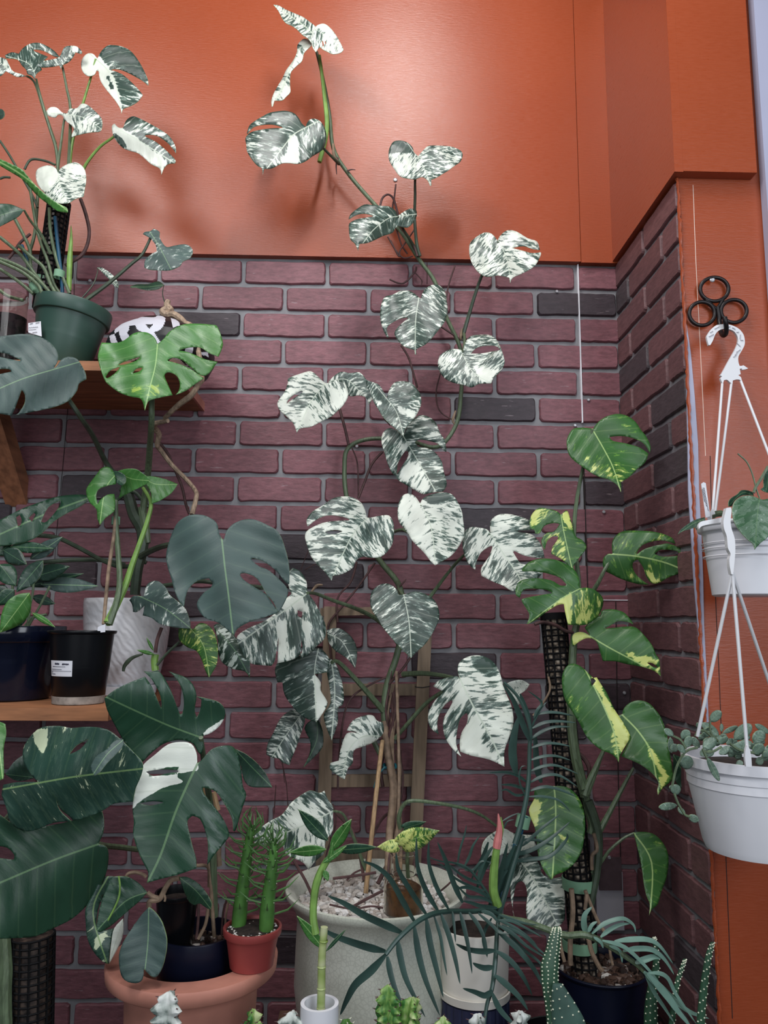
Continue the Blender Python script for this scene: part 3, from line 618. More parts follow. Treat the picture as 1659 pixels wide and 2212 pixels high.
A('h', '770,1190 800,1200 805,1240 790,1270 750,1300 700,1320 655,1340 650,1400 625,1430 610,1485 570,1460 535,1430 540,1400 580,1390 590,1330 610,1270 630,1250 680,1250 620,1240 650,1190 710,1165 750,1165', '800,1270 700,1270 630,1340 600,1480', -.15, var=.03, tilt=.2, zones=[('600,1260 700,1260 780,1290 650,1340 590,1330', .15)])
stem('petiole', 'h', '690,1190 740,1270 790,1365', -.1, .006, 'petiole', PL)
A('h', '1185,990 1170,970 1130,975 1080,990 1050,1020 1090,1040 1100,1050 1060,1090 1030,1140 1025,1190 1040,1230 1078,1260 1070,1210 1080,1160 1110,1110 1143,1088 1146,1100 1130,1130 1100,1190 1105,1260 1130,1310 1165,1350 1190,1370 1165,1310 1170,1240 1185,1180 1215,1153 1222,1165 1218,1205 1192,1250 1182,1300 1185,1345 1240,1365 1330,1385 1405,1420 1405,1340 1430,1270 1450,1200 1440,1120 1410,1050 1395,1000 1380,950 1350,900 1300,870 1240,868 1185,895 1172,940', '1188,992 1250,1120 1340,1280 1400,1415', -.27, var=.06, tilt=.3, zones=[('1200,1220 1290,1230 1330,1380 1240,1365 1185,1340', .16), ('1230,870 1330,880 1380,960 1300,960', -.06)],
  pet=pp('h', '1110,968 1000,955 900,960'), petY=[-.2, -.15, -.1], petr=.0055)
stem('petiole', 'h', '1110,1040 1020,1100 920,1210 860,1280', [-.18, -.11], .0048, 'petiole', PL)
A('h', '1410,1010 1440,995 1490,988 1530,1010 1510,1040 1480,1060 1485,1110 1465,1112 1430,1050', '1525,1015 1480,1030 1420,1020', -.12, var=.12, tilt=.1)
A('i', '640,275 610,230 590,182 560,195 510,180 460,205 400,250 370,290 340,325 290,350 230,390 190,440 185,490 230,500 280,480 310,520 330,470 350,500 370,550 430,580 470,600 500,640 530,600 560,570 590,540 600,470 640,410 640,320', '640,300 500,370 350,430 190,480', -.3, var=.04, tilt=.15, zones=[('480,480 540,500 500,640 430,590 440,500', .14)], pet=pp('i', '700,320 750,430 800,560 830,640'), petY=[-.28, -.25, -.24, -.24])
A('j', '200,560 260,540 330,600 350,660 400,690 470,680 490,730 485,840 480,930 430,978 380,990 320,985 275,950 258,880 265,790 255,730 235,705 205,720 190,770 180,860 190,915 170,800 165,700 170,600', '200,560 300,690 440,960', -.18, var=.03, tilt=.2)
A('j', '60,430 130,400 190,430 300,440 320,520 260,530 180,540 100,560 40,620 0,560 10,480', '300,500 180,490 10,560', -.19, var=.12, tilt=.15)
stem('petiole', 'i', '1030,400 1020,340 1045,270 1100,240 1250,255 1400,285 1500,325 1590,390', [-.22, -.25, -.2], [.005, .004, .003], 'petiole', PL)
# dried sheaths
for v_, s_ in (('h', '440,555 470,520 500,515'), ('g', '1135,440 1128,480 1130,505'), ('g', '1100,900 1085,950 1092,975'), ('f', '650,920 655,990 680,1030')):
    stem('sheath', v_, s_, -.09, [.002, .004, .002], 'root_tan', PL)
# ------------------------------------------------------------------ trellis behind
T = thing('wooden_trellis', 'tan wooden ladder trellis standing behind the cream planter against the brick', 'trellis', at(800, 2000, -.03))
M['lath'] = simple('lath_wood', (.25, .18, .12), .75, sc=(10, 10, 1), nscale=8, var=.3, bmp=.3)
def slat(name, pa, pb, w, Y, parent, th=.012, mat='lath'):
    a = at(*pa, Y); b_ = at(*pb, Y); d = (b_-a).normalized(); s = d.cross(Vector((0, 1, 0))).normalized()*w*mpp(Y)/2; n = Vector((0, th, 0))
    v = [a-s, a+s, b_+s, b_-s]; v += [q+n for q in v]
    return MB().add(v, [(0,1,2,3),(4,7,6,5),(0,4,5,1),(1,5,6,2),(2,6,7,3),(3,7,4,0)]).build(name, mat, parent, False)
slat('post', (714, 1310), (690, 2060), 27, -.045, T); slat('post', (921, 1330), (886, 2060), 27, -.045, T)
for y0, y1, h_ in ((1322, 1318, 17), (1490, 1490, 24), (1688, 1686, 24), (1850, 1850, 24)):
    slat('rung', (692, y0), (905, y1), h_, -.030, T)
M['cord'] = simple('dark_cord', (.02, .02, .02), .6)
c = at(913, 1484, -.045); MB().tube([c+Vector((-.018, -.003, 0)), c+Vector((0, -.005, -.001)), c+Vector((.018, -.003, .002)), c+Vector((.018, .016, 0)), c+Vector((-.018, .016, 0))], .0012, 5, closed=True).build('tie', 'cord', T)
# ------------------------------------------------------------------ glass jar with a pothos cutting
gz = zg+.004; JX = at(872, 1900, PLY-.09).x; jy = PLY-.085
JT = thing('glass_jar', 'small clear glass bottle of brown water with a heart-leaved cutting, set in the planter gravel', 'bottle', (JX, jy, gz))
m, nt, b = mk('clear_glass'); b.inputs['Transmission Weight'].default_value = 1; b.inputs['Roughness'].default_value = .03; b.inputs['Base Color'].default_value = (.95, .93, .88, 1); b.inputs['IOR'].default_value = 1.3; M['glass'] = m
jr = 40*mpp(jy); jh = 118*mpp(jy)
MB().lathe((JX, jy, gz), [(.001, 0), (jr*.92, 0), (jr, .004), (jr, jh*.52), (jr*.92, jh*.6), (jr*.66, jh*.66), (jr*.62, jh*.95), (jr*.68, jh), (jr*.6, jh), (jr*.56, jh*.66), (jr*.85, jh*.58), (jr*.93, jh*.5), (jr*.93, .006), (.001, .004)], 40).build('jar', 'glass', JT)
M['brownwater'] = simple('brown_water', (.12, .055, .02), .2, nscale=70, var=.7)
MB().lathe((JX, jy, gz), [(.001, .006), (jr*.9, .007), (jr*.9, jh*.46), (.001, jh*.46)], 32).build('water', 'brownwater', JT)
stem('stem', 'i', '1075,690 1070,600 1072,500', [jy, jy-.01], .004, 'petiole', JT)
sleaf(JT, 'i', (1050, 480), (1257, 412), 135, jy-.03, 'aurea', 'heart', var=.03, tilt=.3)
sleaf(JT, 'i', (1020, 480), (1120, 395), 70, jy-.04, 'aurea', 'heart', var=.09, tilt=.1)
sleaf(JT, 'i', (1015, 500), (893, 508), 78, jy-.04, 'aurea', 'heart', var=.08, tilt=.3)
sleaf(JT, 'i', (1050, 400), (1180, 360), 60, jy, 'green', 'heart', var=-.3, tilt=.1)
# ------------------------------------------------------------------ shelves
M['wood'] = simple('stained_wood', (.36, .15, .065), .6, sc=(1.2, 9, 9), nscale=7, var=.35, bmp=.25)
M['wood_dark'] = simple('stained_wood_brown', (.30, .13, .065), .65, sc=(9, 1.2, 9), nscale=7, var=.35, bmp=.25)
ya = -.33
zsu = zat(400, 889, 0)                 # underside of the upper shelf at the wall
xr = at(443, 889, 0).x
US = thing('wall_shelf', 'upper reddish wooden wall shelf holding the green nursery pot', 'shelf', ((XL+xr)/2, 0, zsu))
MB().box((XL, ya, zsu), (xr-.006, 0, zsu+.022)).build('board', 'wood', US, False)
MB().box((xr-.006, ya, zsu-.0005), (xr, 0, zsu+.0225)).build('end_board', 'terracotta', US, False, lab='end strip coloured as if lit')  # lit end of the shelf: its brightness is put into the lighter colour
# sloping bracket at the left
a1 = at(0, 900, -.30); 
def prism(name, poly, Y, th, mat, parent):
    q = [at(x, y, Y) for x, y in poly]; n = len(q); v = q+[p+Vector((0, th, 0)) for p in q]
    return MB().add(v, [tuple(range(n)), tuple(range(n, 2*n))[::-1]]+[(i, n+i, n+(i+1) % n, (i+1) % n) for i in range(n)]).build(name, mat, parent, False)
bx0, bx1 = at(52, 900, -.15).x, at(82, 900, -.15).x
v = []
for x in (at(60, 1000, -.02).x-.055, at(60, 1000, -.02).x+.0):
    v += [Vector((x, -.26, zsu)), Vector((x, -.19, zsu)), Vector((x, -.003, zat(60, 1040, 0))), Vector((x, -.003, zat(60, 1095, 0)))]
BR = MB().add(v, [(0, 1, 2, 3), (7, 6, 5, 4), (0, 4, 5, 1), (1, 5, 6, 2), (2, 6, 7, 3), (3, 7, 4, 0)]).build('bracket', 'wood_dark', US, False)
zl = zat(150, 1487, 0); xl = at(236, 1540, -.44).x
LS = thing('wall_shelf', 'lower reddish wooden wall shelf carrying the white textured pot and black nursery pot', 'shelf', ((XL+xl)/2, 0, zl))
MB().box((XL, -.445, zl-.024), (xl, 0, zl)).build('board', 'wood', LS, False)
MB().box((at(30, 1500, -.02).x-.035, -.38, zl-.055), (at(30, 1500, -.02).x, 0, zl-.0242)).build('bracket', 'wood_dark', LS, False)

def pot(parent, cx, zb_, rb, rt_, h, mat, rim=.08, lip=1.06, Y=0, tilt=None, name='pot', n=64, soil='soil', inner=.85, lab=None):
    """nursery pot: tapered wall, thicker rim band, hollow inside"""
    rl = rt_*lip
    pr = [(.001, 0), (rb*.94, 0), (rb, h*.02), (rb+(rt_-rb)*.55, h*.55), (rt_*.985, h*(1-rim)), (rl*.985, h*(1-rim)+.001), (rl, h*(1-rim)+.003), (rl*1.01, h-.002), (rl, h), (rl-.004, h), (rt_-.004, h*(1-rim)), (rb+(rt_-rb)*.5, h*.5)]
    o = MB().lathe((cx, Y, zb_), pr, n, tilt=tilt).build(name, mat, parent, lab=lab)
    if soil:
        c = Vector((cx, Y, zb_)); sv = Vector((0, 0, h*inner)); sv = tilt @ sv if tilt else sv
        rs = rb+(rt_-rb)*inner-.001
        MB().lathe(c+sv, [(.0005, .004), (rs*.5, .003), (rs, 0)], 40, tilt=tilt).build('soil', soil, parent)
    return o
def text(parent, s, c, size, mat, rot=(PI/2, 0, 0), name='writing'):
    cu = bpy.data.curves.new(name, 'FONT'); cu.body = s; cu.size = size; cu.extrude = .0001; cu.align_x = 'LEFT'
    o = bpy.data.objects.new(name, cu); C.objects.link(o); cu.materials.append(M[mat]); o.parent = parent; o.location = Vector(c)-rootloc(parent); o.rotation_euler = rot; return o
def label_on(parent, cx, cy, rad, z0, z1, a0, a1, lines, seedv=1, mat='label'):
    """curved paper label on a round pot with writing strokes"""
    mb = MB(); n = 10; v = []; f = []
    for i in range(n+1):
        a = a0+(a1-a0)*i/n
        for z, dr in ((z0, .0008), (z1, .0008), (z1, 0), (z0, 0)):
            r = (rad(z) if callable(rad) else rad)+dr; v.append(Vector((cx+r*math.sin(a), cy-r*math.cos(a), z)))
    for i in range(n):
        k = i*4
        for q in range(4): f.append((k+q, k+(q+1) % 4, k+4+(q+1) % 4, k+4+q))
    lo = mb.add(v, f).build('label', mat, parent, lab='white paper label')
    rnd = random.Random(seedv); mk_ = MB()
    for zf, x0, x1, kind in lines:
        z = z1+(z0-z1)*zf; m_ = 46; pts = []
        for i in range(m_+1):
            q = x0+(x1-x0)*i/m_; a = a0+(a1-a0)*q; amp = {'line': 0, 'print': .0007, 'hand': .0022}[kind]
            zz = z+amp*math.sin(i*{'line': 0, 'print': 2.4, 'hand': 1.15}[kind]+seedv)*rnd.uniform(.5, 1)
            r = (rad(zz) if callable(rad) else rad)+.0011; pts.append((cx+r*math.sin(a), cy-r*math.cos(a), zz))
        mk_.tube(pts, .00032 if kind != 'hand' else .00045, 4)
    mk_.build('writing', 'ink', lo)
# ------------------------------------------------------------------ green pot plant with moss pole (upper shelf)
gp = at(137, 800, -.17); GX = gp.x; gY = -.17
zt_ = zsu+.022
GP = thing('potted_monstera', 'white-splashed monstera on a short moss pole in the tilted dark green pot', 'plant', (GX-.01, gY, zt_))
tl = Matrix.Rotation(math.radians(9), 3, 'Y')
hG = zat(137, 655, gY)-zat(132, 800, gY)+.012; rT = 76*mpp(gY); rB = 56*mpp(gY)
pot(GP, GX-.012, zt_+.010, rB, rT, hG, 'greenpot', rim=.19, lip=1.07, Y=gY, tilt=tl, inner=.93)
lb = MB()
q = [at(61, 698, gY-rT-.001), at(88, 694, gY-rT-.001), at(90, 727, gY-rT-.001), at(61, 718, gY-rT-.001)]
lb.add([p for p in q]+[p+Vector((0, .001, 0)) for p in q], [(0, 1, 2, 3), (7, 6, 5, 4), (0, 4, 5, 1), (1, 5, 6, 2), (2, 6, 7, 3), (3, 7, 4, 0)])
lo = lb.build('label', 'label', GP, False, lab='white paper label')
w = MB()
for i, (y, x0, x1) in enumerate(((700, 64, 71), (698, 77, 85), (708, 62, 82), (713, 62, 78), (719, 70, 80))):
    w.tube([at(x0+(x1-x0)*k/14, y+(1.1*math.sin(k*2.2+i) if i != 3 else 0)-.12*(k), gY-rT-.0022) for k in range(15)], .0004, 4)
w.build('writing', 'ink', lo)
def moss_pole(parent, pa, pb, Ya, Yb, r, net='mesh', fill=None, rings=30, cols=14, cap=False, bend=0, name='moss_pole'):
    A_ = at(*pa, Ya); B_ = at(*pb, Yb); n = rings; ax = (B_-A_)
    mm = [A_+ax*(i/n)+Vector((bend*math.sin(PI*i/n), 0, 0)) for i in range(n+1)]
    core = MB().tube(mm, r*.93, 20).build(name, fill or 'mossfill', parent)
    mb = MB(); d = ax.normalized(); u = d.cross(Vector((0, 1, 0))).normalized(); w_ = d.cross(u)
    for p in mm:
        mb.tube([p+(u*math.cos(a)+w_*math.sin(a))*r for a in np.linspace(0, 2*PI, 20, endpoint=False)], .0021, 4, closed=True)
    for k in range(cols):
        a = 2*PI*k/cols; mb.tube([p+(u*math.cos(a)+w_*math.sin(a))*r for p in mm], .0021, 4)
    mb.build('mesh_sleeve', net, core)
    if cap: MB().tube([B_-d*.003, B_+d*.012], r*1.06, 24).build('cap', 'mesh', core)
    return core
m, nt, b = mk('moss_fill'); vo = N(nt, 'ShaderNodeTexVoronoi'); vo.inputs['Scale'].default_value = 95; nt.links.new(objco(nt), vo.inputs['Vector'])
nt.links.new(ramp(nt, vo.outputs['Distance'], [(.15, (.42, .35, .27)), (.45, (.16, .12, .085)), (.65, (.02, .014, .01))]), b.inputs['Base Color']); b.inputs['Roughness'].default_value = .8
bump(nt, b, vo.outputs['Distance'], .8, .004); M['mossfill'] = m
m, nt, b = mk('moss_fill_dark'); nt.links.new(ramp(nt, noise(nt, objco(nt), 70, 4), [(.4, (.02, .014, .012)), (.65, (.1, .07, .055))]), b.inputs['Base Color']); M['mossdark'] = m
moss_pole(GP, (96, 668), (128, 438), gY, -.15, 24*mpp(-.16), fill='mossdark', rings=22)
G = lambda *a, **k: leaf(GP, *a, **k)
def clip(parent, v_, x, y, Y, rx, rz, tilt=0, lab='green tape tie'):
    c = at(*P(v_, x, y), Y); R_ = Matrix.Rotation(tilt, 3, 'Y')
    return MB().lathe(c, [(rx, -rz), (rx*1.03, -rz), (rx*1.04, rz), (rx, rz), (rx*.98, 0), (rx, -rz)], 28, tilt=R_).build('tie', 'tape', parent, lab=lab)
clip(GP, 'b', 308, 545, -.16, 27*mpp(-.16), .008, .12)
clip(GP, 'b', 408, 487, -.2, .012, .009, .1); clip(GP, 'b', 245, 575, -.22, .012, .009, -.6)
for s_, r, m_ in (('205,-120 260,200 330,400 370,550 430,640', .0038, 'petiole'), ('380,90 400,300 425,520 430,630', .0045, 'bluestake'), ('150,285 190,400 215,470 300,600', .004, 'bluestake')):
    stem('cane' if m_ == 'bluestake' else 'petiole', 'b', s_, [-.2, -.2, -.19], r, m_, GP, lab='blue stake' if m_ == 'bluestake' else None)
for s_, Y in (('130,290 220,370 300,440 350,560 400,640', -.22), ('0,380 130,430 250,510 350,620', -.23), ('0,400 150,470 260,560 300,640', -.24), ('0,450 120,530 230,620', -.22), ('0,230 140,350 230,470 330,600', -.21), ('340,30 350,200 400,420 480,620', -.2), ('260,-60 240,200 190,420 240,640', -.17), ('100,100 200,300 210,420 240,560', -.2), ('0,600 60,640 160,665', -.22)):
    stem('petiole', 'b', s_, Y, .0042, 'petiole', GP)
stem('spike_leaf', 'b', '475,600 480,400 490,250 490,150', -.19, [.006, .007, .004, .0005], 'petiole_lime', GP, lab='yellow-green spike of a new leaf')
G('a', '670,215 700,160 740,125 780,120 840,130 900,160 950,220 990,290 1020,360 1022,400 980,365 900,320 830,290 790,285 762,290 840,320 900,370 950,420 985,465 950,510 900,540 850,560 838,595 830,560 800,510 760,460 720,410 690,360 680,300 665,295 650,325 610,335 575,310 560,270 565,220 600,180 640,180 665,205', '660,215 740,290 800,400 838,590', -.22, var=-.02, tilt=.3, zones=[('560,180 660,170 740,280 800,400 840,600 780,520 660,340 560,330', .3), ('670,215 780,120 950,200 1022,400 900,290 740,200', -.12), ('725,330 760,330 790,430 760,420', -.1)],
  pet=pp('a', '630,330 600,430 570,530 520,700 490,850 480,1000 480,1100'), petY=-.16, petmat='petiole_lime')
G('a', '465,590 480,560 530,555 560,525 600,530 650,570 700,625 705,680 690,715 640,720 580,730 520,745 495,760 495,735 515,700 490,670 450,640 430,605 400,600 380,620 330,605 320,575 345,550 390,550 430,585', '455,600 580,620 700,700', -.21, var=.03, tilt=.2, zones=[('320,540 430,560 430,630 320,620', .3), ('440,600 480,600 520,700 495,760', .2)], pet=pp('a', '440,650 420,800 400,950 390,1100 350,1230'), petY=-.16, petmat='petiole')
G('a', '850,690 870,640 910,612 950,620 1020,655 1100,700 1170,750 1210,820 1212,868 1195,840 1150,790 1080,745 1010,738 1000,750 1080,790 1150,850 1208,910 1205,935 1160,940 1130,970 1113,1015 1100,970 1040,940 960,870 900,850 850,830 810,790 780,740 772,680 790,662 820,690', '800,690 960,780 1205,935', -.23, var=.0, tilt=.2, zones=[('772,660 850,700 960,780 1150,930 1113,1015 1020,940 900,850 800,780', .3), ('785,715 850,770 885,840 810,790', -.2)],
  pet=pp('a', '790,745 690,820 600,930 550,1030 480,1140'), petY=-.16, petmat='petiole_lime')
G('a', '400,1000 385,970 350,950 300,955 255,980 248,1030 265,1090 310,1140 330,1180 400,1210 470,1210 520,1180 575,1165 585,1110 595,1040 580,970 530,930 480,935 430,960 410,980', '400,1005 420,1100 470,1205', -.24, var=.06, tilt=.4, zones=[('248,950 400,960 390,1040 330,1130 250,1090', .3), ('430,950 580,930 595,1010 480,1000', .14)])
G('a', '130,180 160,140 210,110 270,105 330,130 380,165 410,200 380,200 300,160 240,150 232,160 280,180 330,200 300,230 270,250 290,290 250,320 240,360 220,330 190,320 180,290 150,260 120,220 40,210 35,190 80,170', '250,350 200,250 60,200', -.24, var=-.04, tilt=-.1, roll=.3, pet=pp('a', '270,440 330,650 390,850 400,1050'), petY=-.17)
G('a', '410,200 440,140 480,125 530,130 565,165 560,182 520,170 500,210 470,240 430,260 420,290 410,260 360,270 290,275 240,265 300,230 350,220', '430,265 480,190 560,175', -.23, var=.0, tilt=.1, roll=.3, pet=pp('a', '435,290 460,420 485,560 480,800 470,1000'), petY=-.17, zones=[('500,120 540,140 530,180 505,165', .25)])
G('a', '-20,200 40,215 60,250 90,300 150,320 180,335 120,340 80,320 40,300 10,330 -30,345', '180,330 80,300 -10,230', -.22, var=.04, tilt=.1, pet=pp('a', '240,380 300,560 380,800'), petY=-.18)
G('a', '-20,1212 60,1215 110,1230 165,1255 130,1300 60,1340 -20,1380', '165,1255 80,1270 -20,1300', -.28, mat='green', var=-.3, tilt=.1, pet=pp('a', '210,1330 280,1420 350,1560'), petY=-.2)
G('a', '-20,895 60,930 150,975 180,1010 250,1090 330,1160 400,1210 460,1240 468,1275 400,1265 330,1215 250,1150 160,1050 100,1010 -20,935', '-20,915 160,1020 465,1260', -.27, mat='lime', var=-.3, tilt=.05, roll=.4)
G('a', '-20,565 10,560 30,580 30,610 10,630 -20,635', '-20,600 28,597', -.2, mat='dark', var=-.3)
for s_, Y in (('170,975 200,920 240,905 320,920 380,945', -.2), ('0,780 60,870 130,990 220,1150 260,1240', -.2), ('0,1040 30,1030 70,1032', -.2)):
    stem('petiole', 'a', s_, Y, .003, 'petiole_dark', GP)
stem('aerial_root', 'a', '555,1180 590,1280 615,1400 600,1500 560,1570 500,1610 450,1640', -.17, .0045, 'root', GP)
stem('aerial_root', 'a', '210,1420 140,1480 100,1540 60,1590', -.2, .0035, 'root', GP)
G('b', '1035,190 1000,195 985,210 1030,235 1055,260 1075,290 1080,330 1040,350 1000,390 995,440 1030,455 1100,460 1170,460 1240,430 1260,400 1310,375 1330,330 1310,295 1270,280 1200,290 1150,300 1120,270 1100,230 1100,195 1060,172', '1040,205 1100,300 1180,455', -.18, mat='blue', var=-.04, tilt=.3, pet=pp('b', '1035,240 980,350 900,420 760,540 585,670'), petY=-.17, petmat='petiole_dark', petr=.004)
G('b', '670,440 700,440 750,470 785,500 810,540 818,580 790,570 760,530 720,490 690,460', '672,440 740,490 818,580', -.14, var=.02, tilt=.1, pet=pp('b', '670,480 640,560 560,655'), petY=-.15, petmat='petiole_dark', petr=.0015)
G('b', '898,570 950,555 1020,555 1090,535 1130,560 1090,590 1010,597 940,580 905,580', '1130,560 1010,575 898,572', -.12, mat='green', var=-.3, tilt=0, roll=.6, pet=pp('b', '1120,620 1135,680'), petY=-.12, petmat='petiole_dark', petr=.0012)
# glass jar at the left edge
jx = at(18, 700, -.2).x; GJ = thing('glass_jar', 'clear glass jar of dark water at the left edge beside the green pot', 'jar', (jx, -.2, zt_))
rr = 38*mpp(-.2); hj = zat(18, 638, -.2)-zt_
MB().lathe((jx, -.2, zt_), [(.001, 0), (rr, 0), (rr, hj*.95), (rr*.97, hj), (rr*.93, hj), (rr*.95, .006), (.001, .005)], 48).build('jar', 'glass', GJ)
MB().lathe((jx, -.2, zt_), [(.001, .007), (rr*.94, .007), (rr*.94, hj*.72), (.001, hj*.72)], 40).build('water', simple('dark_water', (.018, .01, .012), .15, nscale=50, var=.7), GJ)
# ------------------------------------------------------------------ black and white patterned pot and its woody vine
cx0, Yf = 345, -.165
c0 = at(cx0, 800, Yf); FX = c0.x
FP = thing('patterned_pot', 'black pot with white painted bands and bare woody vine on the upper shelf', 'pot', (FX, Yf, zt_))
zt2 = zat(330, 702, Yf); hF = zt2-zt_; rF = 118*mpp(Yf)
prF = [(.3, 0), (.5, .01), (.72, .08), (.9, .2), (1, .38), (1.0, .52), (.94, .68), (.8, .82), (.66, .9), (.55, .95), (.5, .985), (.47, 1.0), (.4, .99), (.36, .93)]
prf = []; 
for i in range(150):
    t = i/149*(len(prF)-1); k = min(int(t), len(prF)-2); q = t-k; prf.append((rF*(prF[k][0]*(1-q)+prF[k+1][0]*q), hF*(prF[k][1]*(1-q)+prF[k+1][1]*q)))
mb = MB().lathe((FX, Yf, zt_), prf, 320)
white = [cat_closed(pp('n', s_), 3) for s_ in ('235,500 270,350 330,320 330,380 400,330 500,300 620,285 780,290 830,268 900,275 940,300 925,380 880,450 820,485 780,490 870,630 830,680 790,660 720,560 640,510 590,480 540,440 530,400 440,410 440,460 410,500 450,560 400,620 345,620 310,540 300,480 250,510', '165,545 235,515 280,640 190,645', '1015,300 1080,320 1130,360 1140,400 1040,435', '1215,690 1320,690 1320,780 1215,770', '980,880 1100,845 1210,940 1330,1010 1330,1050 1150,980', '1215,860 1400,1040 1340,1010 1220,930', '1440,770 1530,770 1535,840 1430,800', '300,930 600,830 600,850 350,940', '560,1000 700,900 900,900 900,1100 700,1150')]
hole_ = cat_closed(pp('n', '665,385 770,385 715,450'), 1)
cen = [sum((mb.v[i] for i in f), Vector())/4 for f in mb.f]
PX = np.array([px_of(c) for c in cen]); wm = np.zeros(len(cen), bool)
for w_ in white: wm |= inside(w_, PX[:, 0], PX[:, 1])
wm &= ~inside(hole_, PX[:, 0], PX[:, 1]); wm &= np.array([c.y < Yf+.02 for c in cen])
M['gloss_black'] = simple('gloss_black', (.008, .008, .01), .4, spec=.3); M['chalk'] = simple('chalk_white', (.6, .6, .66), .6, nscale=9)
obj('pot', mb.v, mb.f, 'gloss_black', FP, mats=['gloss_black', 'chalk'], fmi=[int(q) for q in wm])
MB().lathe((FX, Yf, zt_+hF*.92), [(.001, 0), (rF*.4, 0)], 30).build('soil', 'soil', FP)
stem('woody_stem', 'n', '985,60 960,120 1000,190 950,190 905,215 960,260 1050,250 1150,310 1210,370 1290,400', [-.17, -.18, -.2], [.006, .011, .009, .008, .007], 'bark', FP)
stem('woody_stem', 'n', '1290,400 1370,600 1390,740 1420,900 1430,1060 1445,1150 1390,1220 1300,1360 1130,1490 1010,1600 930,1680', [-.2, -.26, -.36, -.3], [.007, .006, .006, .0065, .005], 'bark', FP)
stem('woody_stem', 'c', '940,75 870,90 860,110 890,150 880,210 900,240 960,320 1040,400 1090,460 1100,500 1075,600', [-.3, -.2, -.14, -.2], [.005, .0075, .006, .0055, .005, .006], 'bark', FP)
stem('aerial_root', 'c', '895,200 940,260 980,350 1020,450 1040,540 1060,595', -.13, .0035, 'root', FP)
# ------------------------------------------------------------------ white textured pot and its monstera
wx = at(268, 1480, -.14).x; wY = -.14
WP = thing('potted_monstera', 'green monstera with huge split leaves in the white textured ceramic pot on the lower shelf', 'plant', (wx, wY, zl))
m, nt, b = mk('textured_white'); wv = N(nt, 'ShaderNodeTexWave', wave_type='BANDS', bands_direction='DIAGONAL'); wv.inputs['Scale'].default_value = 32; wv.inputs['Distortion'].default_value = 5
nt.links.new(objco(nt), wv.inputs['Vector']); b.inputs['Roughness'].default_value = .42
nt.links.new(ramp(nt, noise(nt, objco(nt), 6, 3), [(.3, (.7, .69, .7)), (.7, (.84, .84, .88))]), b.inputs['Base Color']); bump(nt, b, wv.outputs['Fac'], .3, .003); M['texwhite'] = m
rw = 90*mpp(wY); hw = zat(268, 1290, wY)-zl-.018
MB().lathe((wx, wY, zl), [(.001, 0), (rw*.68, 0), (rw*.72, .003), (rw*.74, .022), (rw*.70, .022), (rw*.68, .006), (.001, .005)], 64).build('saucer', 'whiteplastic', WP)
MB().lathe((wx, wY, zl+.006), [(.001, 0), (rw*.56, 0), (rw*.66, .015), (rw*.8, hw*.2), (rw*.93, hw*.5), (rw*.98, hw*.78), (rw, hw*.99), (rw*.985, hw+.008), (rw*.93, hw+.008), (rw*.92, hw*.9), (rw*.8, hw*.6)], 80).build('pot', 'texwhite', WP)
MB().lathe((wx, wY, zl+hw*.9), [(.001, .006), (rw*.93, 0)], 40).build('soil', 'soil', WP)
Wf = lambda *a, **k: leaf(WP, *a, **k)
stem('stem', 'c', '755,1050 770,900 790,820 800,700 750,600 720,500 690,450', [wY, -.13, -.12], [.012, .014, .015, .014, .012], 'petiole_dark', WP)
stem('stem', 'c', '830,760 810,650 790,560', [-.14, -.13], [.006, .011, .008], 'petiole', WP)
Wf('b', '1085,970 1070,930 1030,895 980,885 920,895 860,940 800,960 700,958 685,1000 675,1060 690,1130 715,1200 740,1240 820,1300 900,1330 960,1340 985,1370 998,1428 1015,1375 1035,1355 1110,1335 1190,1320 1150,1230 1134,1185 1150,1165 1180,1166 1220,1190 1240,1240 1232,1290 1210,1318 1280,1290 1350,1240 1405,1205 1330,1150 1250,1110 1158,1084 1162,1074 1200,1062 1260,1080 1330,1140 1390,1185 1440,1170 1500,1090 1420,1075 1350,1045 1280,1020 1228,1012 1300,992 1380,992 1440,1030 1505,1055 1530,1000 1535,950 1500,850 1460,835 1370,828 1280,830 1220,850 1160,890 1130,930', '1085,975 1070,1120 1030,1280 1000,1425', -.40, mat='lime', var=-.3, tilt=.28, fold=.12, holes=['728,1195 760,1150 830,1122 800,1162 745,1202', '812,1112 860,1088 970,1052 940,1082 860,1110', '912,1170 940,1137 985,1130 960,1158'], zones=[('900,1240 1100,1240 1110,1330 900,1330', .02)],
   pet=pp('b', '1078,1020 1050,1300 1045,1500')+pp('c', '840,220 830,350 815,480 800,600'), petY=[-.38, -.36, -.345, -.25, -.18, -.14, -.13], petmat='petiole', petr=.007, step=5)
Wf('b', '370,1135 400,1080 395,1020 350,960 280,920 220,905 150,898 80,905 0,915 -60,930 -60,1010 0,1025 60,1040 135,1075 138,1084 60,1070 -60,1042 -80,1200 -40,1440 80,1462 108,1400 133,1330 150,1283 172,1320 168,1380 130,1440 105,1458 250,1430 380,1400 470,1360 530,1290 545,1240 595,1210 590,1170 560,1110 530,1070 480,1055 430,1070 390,1120', '345,1150 150,1210 -60,1300', -.42, mat='blue', var=-.3, tilt=.2, fold=.12, holes=['-10,1140 60,1140 80,1158 0,1175'],
   pet=pp('b', '400,1250 480,1360 560,1480 640,1600')+pp('c', '600,320 700,440'), petY=[-.40, -.37, -.345, -.25, -.15, -.13], petmat='petiole_dark', petr=.0055, step=5)
